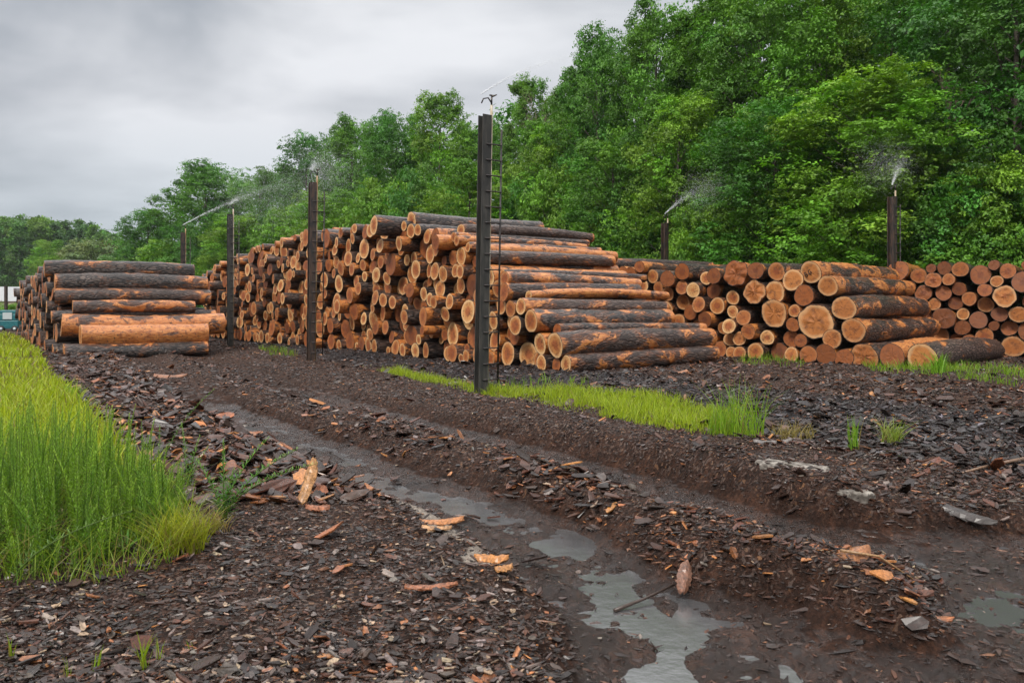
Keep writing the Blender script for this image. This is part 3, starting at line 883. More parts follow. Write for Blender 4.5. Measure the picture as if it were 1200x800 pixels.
# ------------------------------------------------------------------ logs
def pack(fixed, qmin, qmax, zfun, rs, rmin, rmean, rmax, limit, gap=0.0):
    """stack circles: each new one goes to the lowest place where it rests on two others or on the ground"""
    C = [tuple(f[:3]) for f in fixed]
    seed_r = rmean
    C0 = len(C)
    if qmin is not None: C.append((qmin + rmean, rmean, rmean))
    pairs = []

    def near_pairs(i):
        a = np.array(C[:i]) if i else np.zeros((0, 3))
        if i == 0: return
        d = np.hypot(a[:, 0] - C[i][0], a[:, 1] - C[i][1])
        for j in np.nonzero(d < a[:, 2] + C[i][2] + 2 * rmax)[0]: pairs.append((int(j), i))
    for i in range(len(C)): near_pairs(i)

    def cand(r, A, P):
        ax, az, ar = A[P[:, 0]].T; bx, bz, br = A[P[:, 1]].T
        ra, rb = ar + r, br + r
        dx, dz = bx - ax, bz - az
        d = np.hypot(dx, dz) + 1e-9
        ok = d < ra + rb
        a = (ra ** 2 - rb ** 2 + d ** 2) / (2 * d)
        h2 = ra ** 2 - a ** 2
        ok &= h2 > 0
        h = np.sqrt(np.maximum(h2, 0))
        mx, mz = ax + a * dx / d, az + a * dz / d
        s = np.where(dx >= 0, 1, -1)
        return mx - s * h * dz / d, mz + s * h * dx / d, ok

    def valid(q, z, r, A):
        ok = (z >= r - .005) & (q - r >= qlo) & (q + r <= qhi)
        idx = np.nonzero(ok)[0]
        if len(idx) == 0: return ok
        dd = np.hypot(q[idx, None] - A[None, :, 0], z[idx, None] - A[None, :, 1]) - A[None, :, 2] - r
        ok[idx] = dd.min(1) > -.006
        return ok
    qlo, qhi = (qmin if qmin is not None else -1e9), qmax
    fails = 0
    while len(C) - C0 < limit and fails < 40:
        r = float(np.clip(rs.lognormal(math.log(rmean), .27), rmin, rmax))
        if fails > 12: r = rmin * rs.uniform(1, 1.3)
        A = np.array(C)
        P = np.array(pairs) if pairs else np.zeros((0, 2), int)
        q, z = np.zeros(0), np.zeros(0)
        if len(P):
            q, z, ok = cand(r, A, P); q, z = q[ok], z[ok]
        low = A[A[:, 1] < A[:, 2] + 2 * rmax]
        hh = np.sqrt(np.maximum((low[:, 2] + r) ** 2 - (low[:, 1] - r) ** 2, 0)) + .001
        q = np.concatenate([q, low[:, 0] + hh, low[:, 0] - hh]); z = np.concatenate([z, np.full(2 * len(low), r)])
        ok = valid(q, z, r, A) & (z + r * .55 <= zfun(q))
        if not ok.any():
            fails += 1
        else:
            k = np.nonzero(ok)[0]; b = k[np.argmin(z[k] + rs.uniform(0, .15, len(k)))]
            C.append((q[b], z[b], r)); near_pairs(len(C) - 1); fails = max(0, fails - 1)
        if len(C) % 12 == 0 and len(pairs):
            A = np.array(C); P = np.array(pairs)
            q, z, ok = cand(rmin, A, P)
            ok &= valid(q, z, rmin, A) & (z <= zfun(q) + 1)
            # keep a pair while even its smallest guest would still fit
            pairs[:] = [pairs[i] for i in np.nonzero(ok)[0]]
    return C


rng = np.random.default_rng(404)
LOGS = []      # dicts: p0 (front end centre), axis (unit), L, r0, r1, tone, heart, peel, rnd, pile


def add_log(p0, ax, L, r, pile, **k):
    d = dict(p0=np.array(p0, float), ax=np.array(ax, float) / np.linalg.norm(ax), L=L, r0=r, r1=r * k.pop('taper', rng.uniform(.80, .95)), pile=pile,
             tone=rng.beta(1.6, 1.8), heart=rng.uniform(.28, .62), peel=rng.uniform(.32, .42) + (rng.random() < .15) * rng.uniform(.06, .25), rnd=rng.random(), note=None, fine=False, rough=0.0, letters=None)
    d.update(k); LOGS.append(d); return d


def axis(deg, tilt=0.0):
    a = math.radians(deg)
    return np.array([math.cos(a) * math.cos(tilt), math.sin(a) * math.cos(tilt), math.sin(tilt)])


GZ = lambda x, y: float(base_height(np.array([x]), np.array([y]))[0][0])

# long pile: end faces run from A towards the far left
MA, MD = np.array([1.45, 19.0]), np.array([-.616, .788])
zM = lambda q: np.interp(q, [-.4, 0, .5, 1.2, 2.2, 3.2, 4.2, 5.4, 7.5, 10.3, 12.6, 17, 20.7, 23.5, 27.3, 29], [.35, .5, .95, 1.5, 2.25, 2.9, 3.45, 3.8, 4.2, 4.35, 4.5, 4.4, 4.15, 3.85, 3.5, 2.6])
rs = np.random.default_rng(5)
cm = pack([], -.15, 28.6, zM, rs, .14, .225, .36, 620)
for q, z, r in cm:
    sl = z + r > zM(q) - .55 and q < 6.5
    front = rng.uniform(-.30, .22) - (rng.random() < .07) * rng.uniform(.2, .5)
    ang = rng.normal(36.5, 1.7)
    if q < 6.5: ang = rng.normal(33.5, 1.3)
    A2 = MA + MD * q + axis(ang)[:2] * front
    L = rng.uniform(4.55, 4.95) + (.45 if q < .75 else 0)
    pale = rng.random()
    add_log((*A2, z + .06), axis(ang, rng.normal(0, .012)), L, r * .985, 'long', tone=float(np.clip(rng.normal(.44, .27), 0, 1)), heart=rng.uniform(.42, .68),
            fine=sl, peel=((.43 + rng.uniform(-.02, .02) if q < 1.3 else rng.choice([.40, .43, .45, .47, .50, .62]) + rng.uniform(-.02, .02)) if sl else rng.uniform(.30, .42)) + (rng.random() < .10) * .15)

# logs lying on top of the long pile
for (x, y, d, x1) in ((482, 259, 23, 700), (438, 264, 23, 640), (540, 270, 15, 690)):
    Yd = 24.9 if x < 500 else 23.4
    if x == 441: Yd = 27.0
    X = (x - 600) / FPX * Yd; z = CAMZ + (HOR - y) * Yd / FPX
    a = axis(33)
    add_log((X, Yd, z), a, 4.9, d * Yd / FPX / 2, 'long', tone=.15, heart=.55, fine=True, peel=.35)

# left pile: sides towards the camera, end faces almost edge on
LA, LD = np.array([-14.6, 25.5]), np.array([-.575, .82])
fixedL = []
for (q, y, d, x0, x1, peel, lab) in (
        (3.0, 315, 19, 52, 227, .40, 'topmost dark log of the left pile, orange patches along it'),
        (2.45, 332, 23, 64, 242, .39, 'thick dark log second from the top of the left pile'),
        (2.0, 347, 19, 65, 246, .38, 'dark log third from the top of the left pile'),
        (1.35, 360, 16, 85, 228, .45, 'thin patchy log in the middle of the left pile, ending short'),
        (1.45, 371, 15, 60, 252, .36, 'dark log just above the fully peeled orange logs of the left pile'),
        (.85, 381, 27, 72, 262, .55, 'thick orange peeled log with dark right part in the left pile'),
        (.20, 394, 27, 94, 243, .66, 'thick orange peeled log resting on the lowest log of the left pile'),
        (-.1, 412, 18, 75, 243, .40, 'lowest dark log of the left pile, half sunk in bark')):
    p = LA + LD * q
    a = axis(31.2)
    k0, k1 = (x0 - 600) / FPX, (x1 - 600) / FPX
    sh = (k0 * p[1] - p[0]) / (a[0] - k0 * a[1])
    p = p + a[:2] * sh
    z = CAMZ + (HOR - y) * p[1] / FPX
    L = (k1 * p[1] - p[0]) / (a[0] - k1 * a[1])
    r = d * p[1] / FPX / 2
    fixedL.append((q, z - .05, r))
    add_log((*p, z), a, L, r, 'left', fine=True, peel=peel, taper=.96, tone=.35, label=lab, heart=.3)
zL = lambda q: np.interp(q, [-.3, 0, 3, 4.5, 9, 15, 20, 21], [.3, .5, 2.95, 3.15, 3.1, 2.75, 2.5, 1.5])
cl = pack(fixedL, None, 20.2, zL, np.random.default_rng(8), .14, .215, .32, 330)
for q, z, r in cl[len(fixedL):]:
    if q < -.2: continue
    a = axis(rng.normal(34.0, 1.3))
    p = LA + LD * q + a[:2] * rng.uniform(-.12, .35)
    add_log((*p, z + .05), a, rng.uniform(4.5, 4.9), r * .985, 'left', tone=float(np.clip(rng.normal(.45, .2), 0, 1)), heart=rng.uniform(.3, .6), peel=rng.uniform(.26, .37), wearscale=.25)

# right pile of larger logs: end faces look towards the camera
RA, RD = np.array([10.9, 19.8]), np.array([-.73, .69])


def on_face(A, D, x, y):
    k = (x - 600) / FPX
    q = (A[0] - k * A[1]) / (k * D[1] - D[0])
    p = A + D * q
    return q, p, CAMZ + (HOR - y) * p[1] / FPX


fixedR = []
for (x, y, d, x1, kw) in (
        (1081, 419, 34, 1184, dict(tone=.30, heart=.2, peel=.37, rnd=.5, label='grey barked log with a wide pale end lying on the grass', moss=1)),
        (1045, 417, 29, None, dict(tone=.85, heart=.2, label='dark red log end beside the grey barked log on the grass')),
        (1013, 418, 32, None, dict(tone=.55, heart=.2, rough=.5, label='rough torn log end between two red ends at ground level')),
        (989, 420, 23, None, dict(tone=.8, heart=.2, label='brownish log end on the ground left of the rough torn end')),
        (967, 415, 25, None, dict(tone=.9, heart=.2, label='dark brown split log end standing beside the orange split end')),
        (947, 416, 22, None, dict(tone=.62, heart=.2, label='orange split log end with a flat sawn side at ground level')),
        (1000, 387, 29, 1122, dict(tone=.5, heart=.2, peel=.44, label='thick brown barked log with orange end, lowest of the three steps')),
        (989, 361, 29, 1104, dict(tone=.45, heart=.2, peel=.42, letters='small', label='brown barked log with small black letters near the edge of its end')),
        (970, 335, 25, 1114, dict(tone=.42, heart=.2, peel=.50, label='patchy brown log right below the lettered topmost log')),
        (950, 319, 26, 1074, dict(tone=.35, heart=.2, peel=.49, rnd=.2, letters='big', label='topmost log of the right pile with black letters BG on its end')),
        (975, 397, 23, None, dict(tone=.5, heart=.3, label='orange log end tucked under the huge cracked log end')),
        (956, 377, 42, None, dict(tone=.40, heart=.2, rough=.5, label='huge cracked yellow log end, widest in the right pile')),
        (942, 346, 25, None, dict(tone=.72, heart=.2, label='deep orange log end below the lettered topmost log')),
        (929, 328, 26, None, dict(tone=.33, heart=.2, peel=.6, label='pale log end left of the lettered topmost log')),
        (908, 342, 26, None, dict(tone=.36, heart=.2, label='pale yellow log end left of the deep orange end')),
        (907, 367, 33, None, dict(tone=.45, heart=.2, rough=.35, label='broad yellow log end with one flat side left of the huge cracked end')),
        (884, 342, 29, None, dict(tone=.5, heart=.2, rough=.9, label='log end with a rotten dark centre under the broken butt log')),
        (862, 320, 30, None, dict(tone=.72, heart=.2, rough=1.0, peel=.62, tilt=-.055, label='broken butt log with torn end on the top of the right pile'))):
    q, p, z = on_face(RA, RD, x, y)
    r = d * p[1] / FPX / 2
    fixedR.append((q, z - .06, r))
    kw = dict(kw)
    a = axis(45 if x1 is None else 42.5, kw.pop('tilt', 0.0))
    L = rng.uniform(4.4, 5.0)
    if x1:
        k1 = (x1 - 600) / FPX
        L = min((k1 * p[1] - p[0]) / (a[0] - k1 * a[1]), 5.4)
    fx = dict(fine=True, taper=.9); fx.update(kw); kw = fx
    kw.pop('moss', None)
    add_log((*p, z), a, L, r, 'right', **kw)
zR = lambda q: np.interp(q, [.3, 2.0, 2.6, 3.2, 4.5, 10, 11], [.3, .7, 1.2, 2.0, 2.75, 3.05, 2.9])
cr_ = pack(fixedR, None, 10.6, zR, np.random.default_rng(21), .13, .205, .27, 150)
for q, z, r in cr_[len(fixedR):]:
    if q < .3: continue
    a = axis(rng.normal(45, 2.2))
    p = RA + RD * q + a[:2] * rng.uniform(-.2, .3)
    add_log((*p, z + .06), a, rng.uniform(4.4, 4.9), r * .985, 'right', tone=float(np.clip(rng.normal(.60, .24), 0, 1)), heart=rng.uniform(.3, .6))
# side-on logs on the back of that pile
for (x0, y0, Y0, deg, r, peel, lab) in ((716, 309, 27.6, 30, .20, .38, 'long dark log lying sideways on the back of the right pile'), (735, 321, 26.8, 32, .19, .48, 'short orange patched log under the sideways dark log'), (770, 312, 29.0, 33, .2, .40, 'second sideways log behind the small log ends')):
    add_log(((x0 - 600) / FPX * Y0, Y0, CAMZ + (HOR - y0) * Y0 / FPX), axis(deg), 4.7, r, 'right', fine=True, peel=peel, label=lab, tone=.5)

# far right pile: log ends facing the camera, redder wood with shade put into the tone
QA, QD = np.array([19.0, 22.0]), np.array([-.80, .60])
zQ = lambda q: np.interp(q, [0, 1, 7.6, 8.4], [2.75, 2.95, 3.0, 2.2])
cq = pack([], 0.0, 8.6, zQ, np.random.default_rng(33), .15, .235, .34, 150)
for q, z, r in cq:
    a = axis(rng.normal(54, 2.0))
    p = QA + QD * q + a[:2] * rng.uniform(-.25, .3)
    add_log((*p, z + .06), a, rng.uniform(4.4, 4.9), r * .985, 'far right', tone=float(np.clip(rng.normal(.78, .2), 0, 1)), heart=rng.uniform(.2, .5), rough=(rng.random() < .12) * .5)


def log_arrays(d, seed):
    """body (bark tube with its far end) and near end as arrays in world space"""
    rl = np.random.default_rng(seed)
    n, m = (30, 26) if d['fine'] else (18, 9)
    th = np.arange(n) * 2 * PI / n
    outl = 1 + .035 * np.cos(2 * th + rl.uniform(0, 6)) + .022 * np.cos(3 * th + rl.uniform(0, 6)) + .012 * np.cos(5 * th + rl.uniform(0, 6))
    if d['rough']:
        outl = outl + d['rough'] * (.06 * np.cos(4 * th + rl.uniform(0, 6)) + .05 * np.cos(7 * th + rl.uniform(0, 6)))
    ax = d['ax']; side = np.cross(ax, (0, 0, 1.0)); side /= np.linalg.norm(side); up = np.cross(side, ax)
    side = -side if False else side
    ts = np.linspace(0, 1, m)
    bow = rl.uniform(-.085, .085, 2) if d['fine'] else rl.uniform(-.03, .03, 2)
    rad = (d['r0'] * (1 - ts) + d['r1'] * ts)[:, None] * outl[None]
    k = .022 if d['fine'] else .016
    rad = rad * (1 + rl.normal(0, k, (m, n)))
    for _ in range(5 if d['fine'] else 2):      # swellings and branch knots
        kt, kh, kw = rl.uniform(.08, .95), rl.uniform(0, 6.28), rl.uniform(.012, .03)
        rad *= 1 + rl.uniform(.05, .13) * np.exp(-((ts - kt) / kw) ** 2)[:, None] * np.exp(-((np.cos(th - kh) - 1) / .12) ** 2)[None]
    rad *= 1 + .025 * np.sin(ts * rl.uniform(6, 16) + rl.uniform(0, 6))[:, None]
    rad[0] = d['r0'] * outl; rad[-1] *= .985
    y = rad * np.cos(th); z = rad * np.sin(th); x = np.repeat((ts * d['L'])[:, None], n, 1)
    tl = rl.normal(0, .07, 2)
    x[0] = tl[0] * y[0] + tl[1] * z[0]
    yb = y + (bow[0] * np.sin(ts * PI))[:, None]; zb = z + (bow[1] * np.sin(ts * PI))[:, None]
    loc = np.stack([x, yb, zb], -1).reshape(-1, 3)
    W = d['p0'] + loc[:, :1] * ax + loc[:, 1:2] * side + loc[:, 2:3] * up
    lc = np.stack([x, y, z], -1).reshape(-1, 3) + rl.uniform(-40, 40, 3)
    i = np.arange(m * n).reshape(m, n)
    F = np.stack([i[:-1], np.roll(i[:-1], -1, 1), np.roll(i[1:], -1, 1), i[1:]], -1).reshape(-1, 4)
    kz = rl.uniform(-30, 30)

    def cap(t_end, ringr, flip, rough):
        rings = [1.0, .82, .6, .36, .14]
        P, E = [], []
        tiltx, tilty = tl
        for ri, f in enumerate(rings):
            yy = ringr * f * np.cos(th); zz = ringr * f * np.sin(th)
            dx = (tiltx * yy + tilty * zz) if not flip else np.zeros(n)
            dx = dx if ri == 0 else dx + (rl.normal(0, .004, n) + rough * rl.normal(-.0, .028, n) * (1 if not flip else 1))
            P.append(np.stack([t_end + dx, yy, zz], -1)); E.append(np.stack([np.cos(th) * f, np.sin(th) * f, np.full(n, kz)], -1))
        P.append(np.array([[t_end, 0.0, 0.0]])); E.append(np.array([[0, 0, kz]]))
        P = np.concatenate(P); E = np.concatenate(E)
        idx = np.arange(len(rings) * n).reshape(len(rings), n)
        Q = np.stack([idx[:-1], idx[1:], np.roll(idx[1:], -1, 1), np.roll(idx[:-1], -1, 1)], -1).reshape(-1, 4)
        T = np.stack([idx[-1], np.full(n, len(rings) * n), np.roll(idx[-1], -1)], -1)
        if flip: Q, T = Q[:, ::-1], T[:, ::-1]
        return d['p0'] + P[:, :1] * ax + P[:, 1:2] * side + P[:, 2:3] * up, Q, T, E
    fr = cap(0.0, d['r0'] * outl, False, d['rough'])
    bk = cap(d['L'], rad[-1], True, 0)
    wear = rl.uniform(.0, .8) * np.exp(-x / rl.uniform(.04, .22)) + rl.uniform(.3, 1.0) * np.exp(-(d['L'] - x) / rl.uniform(.08, .35))
    d['wear'] = wear.ravel() * d.get('wearscale', 1.0)
    return W, F, lc, fr, bk, side, up


# which logs does one see most of?  (rays through the frame against plain tubes)
def rank_logs():
    V, F, own = [], [], []
    base = 0
    for li, d in enumerate(LOGS):
        ax = d['ax']; side = np.cross(ax, (0, 0, 1.0)); side /= np.linalg.norm(side); up = np.cross(side, ax)
        th = np.arange(12) * PI / 6
        for t, r in ((0, d['r0']), (d['L'], d['r1'])):
            V += [tuple(d['p0'] + ax * t + r * (math.cos(a) * side + math.sin(a) * up)) for a in th]
        F += [(base + j, base + (j + 1) % 12, base + 12 + (j + 1) % 12, base + 12 + j) for j in range(12)]
        F += [tuple(base + j for j in range(11, -1, -1)), tuple(base + 12 + j for j in range(12))]
        own += [li] * 14; base += 24
    bvh = BVHTree.FromPolygons(V, F)
    hits = np.zeros(len(LOGS)); sx = np.zeros(len(LOGS))
    o = Vector((0, 0, CAMZ))
    for py in np.arange(240, 450, 1.6):
        for px in np.arange(2, 1200, 2.4):
            dr = Vector(((px - 600) / FPX, 1.0, (HOR - py) / FPX)).normalized()
            h = bvh.ray_cast(o, dr, 90)
            if h[2] is not None:
                hits[own[h[2]]] += 1; sx[own[h[2]]] += px
    return hits, sx / np.maximum(hits, 1)


HITS, HX = rank_logs()
order = np.argsort(-HITS - np.array([1e6 if d.get('label') else 0 for d in LOGS]))
pick = set(int(i) for i in order[:300] if HITS[i] > 0)
print('logs', len(LOGS), {k: sum(1 for d in LOGS if d['pile'] == k) for k in ('long', 'left', 'right', 'far right')}, 'seen', int((HITS > 0).sum()), 'individual', len(pick))

ORD = ['first', 'second', 'third', 'fourth', 'fifth', 'sixth', 'seventh', 'eighth', 'ninth', 'tenth', 'eleventh', 'twelfth', 'thirteenth', 'fourteenth', 'fifteenth', 'sixteenth', 'seventeenth', 'eighteenth', 'nineteenth', 'twentieth'] + ['%dst' % i if i % 10 == 1 else '%dnd' % i if i % 10 == 2 else '%drd' % i if i % 10 == 3 else '%dth' % i for i in range(21, 60)]


def place_of(d):
    px, py = PX(*d['p0'])
    if d['pile'] == 'long':
        z = 'right of nearest post' if px > 566 else 'between nearest and second posts' if px > 368 else 'between second and third posts' if px > 276 else 'beyond third post'
    elif d['pile'] == 'left': z = 'in the left pile'
    elif d['pile'] == 'right': z = 'in the right pile'
    else: z = 'in the far right pile'
    return z, int((d['p0'][2] - .08) / .46), px


cells = {}
for i, d in enumerate(LOGS):
    if HITS[i] >= 4:
        z, t, px = place_of(d); cells.setdefault((z, t), []).append((px, i))
LAB = {}
for (z, t), L in cells.items():
    L.sort()
    for kx, (px, i) in enumerate(L):
        d = LOGS[i]
        size = 'thick' if d['r0'] > .27 else 'thin' if d['r0'] < .19 else 'medium'
        tone = d['tone']
        colr = 'pale tan' if tone < .25 else 'tan orange' if tone < .48 else 'orange' if tone < .7 else 'reddish brown'
        tier = 'bottom tier' if t == 0 else ORD[t] + ' tier'
        LAB[i] = '%s log, %s end, %s, %s from left %s' % (size, colr, tier, ORD[kx], z)

GRP = {'long': 'logs in the long pile behind the posts', 'left': 'logs in the left pile', 'right': 'logs in the right pile', 'far right': 'logs in the far right pile'}


def letters_mesh(d, side, up, big):
    """hand-painted strokes lying on the sawn end"""
    mb = MB(); r = d['r0']
    B = [[(0, 0), (.02, .5), (.06, 1)], [(.06, 1), (.4, .98), (.5, .8), (.36, .58), (.08, .52)], [(.08, .52), (.5, .46), (.58, .2), (.4, .02), (0, 0)]]
    Gs = [[(.62, .86), (.42, 1.0), (.14, .9), (0, .5), (.12, .1), (.4, 0), (.62, .16), (.6, .42), (.36, .42)]]
    sc, x0, z0, rot, w = (r * .42, -.42 * r, -.42 * r, .55, .011) if big else (r * .30, -.78 * r, -.30 * r, .9, .008)
    for k, L in enumerate((B, Gs)):
        for s in L:
            pts = []
            for (a, b) in s:
                a = a + k * .95
                X, Z = a * sc, b * sc
                X, Z = X * math.cos(rot) - Z * math.sin(rot), X * math.sin(rot) + Z * math.cos(rot)
                pts.append(d['p0'] - d['ax'] * .012 + side * (x0 + X) + up * (z0 + Z))
            mb.tube(pts, w, 6)
    return mb.mesh('painted_letters', INK, True)


restV, restQ, restT, restA, nb = [], [[], []], [[], []], {k: [] for k in ('lc', 'ec', 'rnd', 'peel', 'tone', 'heart', 'rimwear')}, 0
for i, d in enumerate(LOGS):
    W, F, lc, fr, bk, side, up = log_arrays(d, 1000 + i)
    one = lambda n, v: np.full(n, v)
    nW, nf, nk = len(W), len(fr[0]), len(bk[0])
    if i in pick:
        c = d['p0'] + d['ax'] * d['L'] * .5
        nv = nW + nk
        me = mesh_np('log', np.concatenate([W, bk[0]]) - c, [(F, 0), (bk[1] + nW, 1), (bk[2] + nW, 1)], [BARK, END],
                     {'lc': np.concatenate([lc, np.zeros((nk, 3))]), 'ec': np.concatenate([np.zeros((nW, 3)), bk[3]]), 'rnd': one(nv, d['rnd']), 'peel': one(nv, d['peel']), 'rimwear': np.concatenate([d['wear'], np.zeros(nk)]), 'tone': one(nv, d['tone']), 'heart': one(nv, d['heart'])})
        o = link('log', me, None, c, d.get('label') or LAB.get(i) or 'log half hidden %s' % place_of(d)[0], 'log', GRP[d['pile']])
        e = mesh_np('cut_end', fr[0] - c, [(fr[1], 0), (fr[2], 0)], [END], {'ec': fr[3], 'rnd': one(nf, d['rnd']), 'tone': one(nf, d['tone']), 'heart': one(nf, d['heart'])})
        eo = link('cut_end', e, o)
        if d['letters']:
            lm = letters_mesh(d, side, up, d['letters'] == 'big')
            V = np.empty(len(lm.vertices) * 3, np.float32); lm.vertices.foreach_get('co', V)
            V = V.reshape(-1, 3) - c.astype(np.float32); lm.vertices.foreach_set('co', V.ravel())
            link('painted_letters', lm, eo, label='black painted letters BG')
    else:
        V = np.concatenate([W, fr[0], bk[0]]); n = len(V)
        restV.append(V); restQ[0].append(F + nb)
        restQ[1] += [fr[1] + nb + nW, bk[1] + nb + nW + nf]; restT[1] += [fr[2] + nb + nW, bk[2] + nb + nW + nf]
        restA['lc'].append(np.concatenate([lc, np.zeros((nf + nk, 3))])); restA['ec'].append(np.concatenate([np.zeros((nW, 3)), fr[3], bk[3]]))
        restA['rimwear'].append(np.concatenate([d['wear'], np.zeros(nf + nk)]))
        for k in ('rnd', 'peel', 'tone', 'heart'): restA[k].append(one(n, d[k]))
        nb += n
me = mesh_np('packed_logs', np.concatenate(restV), [(np.concatenate(restQ[0]), 0), (np.concatenate(restQ[1]), 1), (np.concatenate(restT[1]), 1)], [BARK, END], {k: np.concatenate(v) for k, v in restA.items()})
link('packed_logs', me, kind='stuff', label='remaining smaller or half hidden logs packed in the piles', cat='logs')

# ------------------------------------------------------------------ sprinkler posts
def post(X, Y, H, label, ladder=True, pipe_mat=None, lean=0.0, yaw=math.radians(32.6), w=.19, head=.42):
    z = GZ(X, Y) - .05
    root = empty('sprinkler_post', (X, Y, z), label, 'sprinkler post', 'sprinkler posts in two rows', yaw)
    root.rotation_euler = (0, lean, yaw)
    mb = MB()      # I-beam
    h = w / 2
    mb.box(-h, h, -h, -h + .022, 0, H); mb.box(-h, h, h - .022, h, 0, H)
    link('beam', mb.mesh('beam', STEEL2 if ladder and H > 5.4 and pipe_mat is PIPE else STEEL), root)
    mb = MB(); mb.box(-.012, .012, -h + .023, h - .023, 0, H - .004)
    link('web', mb.mesh('web', STEEL), root)
    x0 = h + .002
    mb = MB(); mb.tube([(x0 + .028, -.03, .02), (x0 + .028, -.03, H + head * .5)], .026, 10)
    pp = link('riser_pipe', mb.mesh('riser_pipe', pipe_mat or PIPE, True), root)
    if ladder:
        mb = MB(); mb.tube([(x0 + .25, -h * .6, .25), (x0 + .25, -h * .6, H - .25)], .019, 8)
        link('ladder_rail', mb.mesh('ladder_rail', RUNG, True), root)
        k = 0
        zz = .32
        while zz < H - .3:
            mb = MB(); mb.tube([(-.02, -h - .014, zz), (x0 + .11, -h * 1.0 - .012, zz + .006), (x0 + .27, -h * .6, zz + .01)], .013, 6)
            link('rung', mb.mesh('rung', RUNG, True), root); zz += .305; k += 1
    mb = MB()
    t = H + head * .5
    mb.tube([(x0 + .028, -.03, t), (x0 + .028, -.03, t + head * .45)], .017, 8)
    mb.tube([(x0 + .028, -.03, t + head * .1), (x0 - .05, -.03, t + head * .32), (x0 - .16, -.03, t + head * .24), (x0 - .20, -.03, t + head * .02)], .014, 8)
    mb.tube([(x0 + .028, -.03, t + head * .4), (x0 + .13, -.05, t + head * .52)], [.020, .012], 8)
    mb.tube([(x0 - .02, -.03, t + head * .46), (x0 + .09, -.03, t + head * .46)], .016, 8)
    link('sprinkler_head', mb.mesh('sprinkler_head', NOZZLE, True), root)
    return np.array([X, Y, z + H + head * .95])


rng = np.random.default_rng(505)
heads = []
for k, (lab, pm, ln) in enumerate((('nearest and tallest looking steel post with ladder, before the long log pile', PIPE, .018),
                                   ('second steel post from the front with yellowed pipe, before the long log pile', PIPEY, .012),
                                   ('third steel post, standing at the right end of the left pile', PIPE, .0),
                                   ('farthest steel post, showing only above the left log pile', PIPEY, .0))):
    p = P1 + U * 10.2 * k
    heads.append(post(p[0], p[1], 5.47, lab, True, pm, ln, w=.195))
RP1 = np.array([12.7, 26.6]); RP2 = np.array([6.62, 34.5])
heads.append(post(*RP1, 5.25, 'dark post with spraying head behind the lettered topmost log', True, PIPE, 0, w=.22))
heads.append(post(*RP2, 5.2, 'dark post against the trees behind the small log ends', False, PIPE, 0, w=.23))


def spray(label, pts, n, r0, r1, size, curl=0.0, fade=1.0):
    """droplets thrown along an arc, spreading as they fly"""
    pts = np.array(pts, float)
    t = rng.random(n) ** fade
    ts = np.linspace(0, 1, len(pts))
    c = np.stack([np.interp(t, ts, pts[:, k]) for k in range(3)], -1)
    c += rng.normal(0, 1, (n, 3)) * (r0 + (r1 - r0) * t ** 1.4)[:, None]
    c[:, 2] -= np.abs(rng.normal(0, 1, n)) * r1 * t * curl
    s = size * rng.uniform(.5, 1.3, n) * (1 - .45 * t)
    oc = np.array([(1, 0, 0), (-1, 0, 0), (0, 1, 0), (0, -1, 0), (0, 0, 1), (0, 0, -1)], float)
    V = (c[:, None] + oc[None] * s[:, None, None]).reshape(-1, 3)
    f = np.array([(0, 2, 4), (2, 1, 4), (1, 3, 4), (3, 0, 4), (2, 0, 5), (1, 2, 5), (3, 1, 5), (0, 3, 5)])
    F = ((np.arange(n) * 6)[:, None, None] + f[None]).reshape(-1, 3)
    link('water_spray', mesh_np('water_spray', V, [(F, 0)], [DROP], None, True), label=label, cat='water spray', group='jets of water from the sprinklers')


def jet(h, px, py, Yt, sag=.25, n=6):
    e = np.array([(px - 600) / FPX * Yt, Yt, CAMZ + (HOR - py) * Yt / FPX])
    t = np.linspace(0, 1, n)[:, None]
    p = h * (1 - t) + e * t; p[:, 2] += sag * 4 * (t * (1 - t))[:, 0]
    return p


spray('long thin jet rising from the farthest post above the left pile', jet(heads[3], 346, 211, 36, .2), 1700, .010, .13, .010, .4)
spray('short fan of water at the top of the third post', jet(heads[2], 289, 226, 33, .1), 700, .02, .22, .007, .6)
spray('small white puff over the second post', jet(heads[1], 383, 182, 24, .05), 900, .03, .24, .006, .3)
spray('drifting drops beside the top of the second post', jet(heads[1], 398, 204, 25, .1), 900, .03, .30, .005, 1.2)
spray('faint jet thrown up and right from the nearest post against the sky', jet(heads[0], 668, 66, 17, .12), 1500, .008, .05, .006, .2)
spray('white jet leaning right from the post against the trees', jet(heads[5], 842, 211, 35, .25), 1300, .010, .28, .008, .8)
spray('steep white jet with mist over the post behind the lettered log', jet(heads[4], 1058, 186, 26.5, .05), 1100, .010, .17, .007, .2)

def mist(label, px, py, Y, rx, rz, n, size):
    c = np.array([(px - 600) / FPX * Y, Y, CAMZ + (HOR - py) * Y / FPX])
    spray(label, [c - np.array([rx, 0, 0]), c + np.array([rx, .3, .2])], n, rz, rz, size, .0)


mist('drifting mist between the third and second posts', 322, 232, 33, 1.6, .75, 15000, .0055)
mist('thin mist around the top of the second post', 385, 205, 25, .5, .45, 6500, .0045)
mist('mist drifting right of the post against the trees', 838, 226, 35, 1.0, .5, 6000, .0055)
mist('mist over the post with the steep jet', 1042, 195, 27, .5, .45, 5500, .0045)

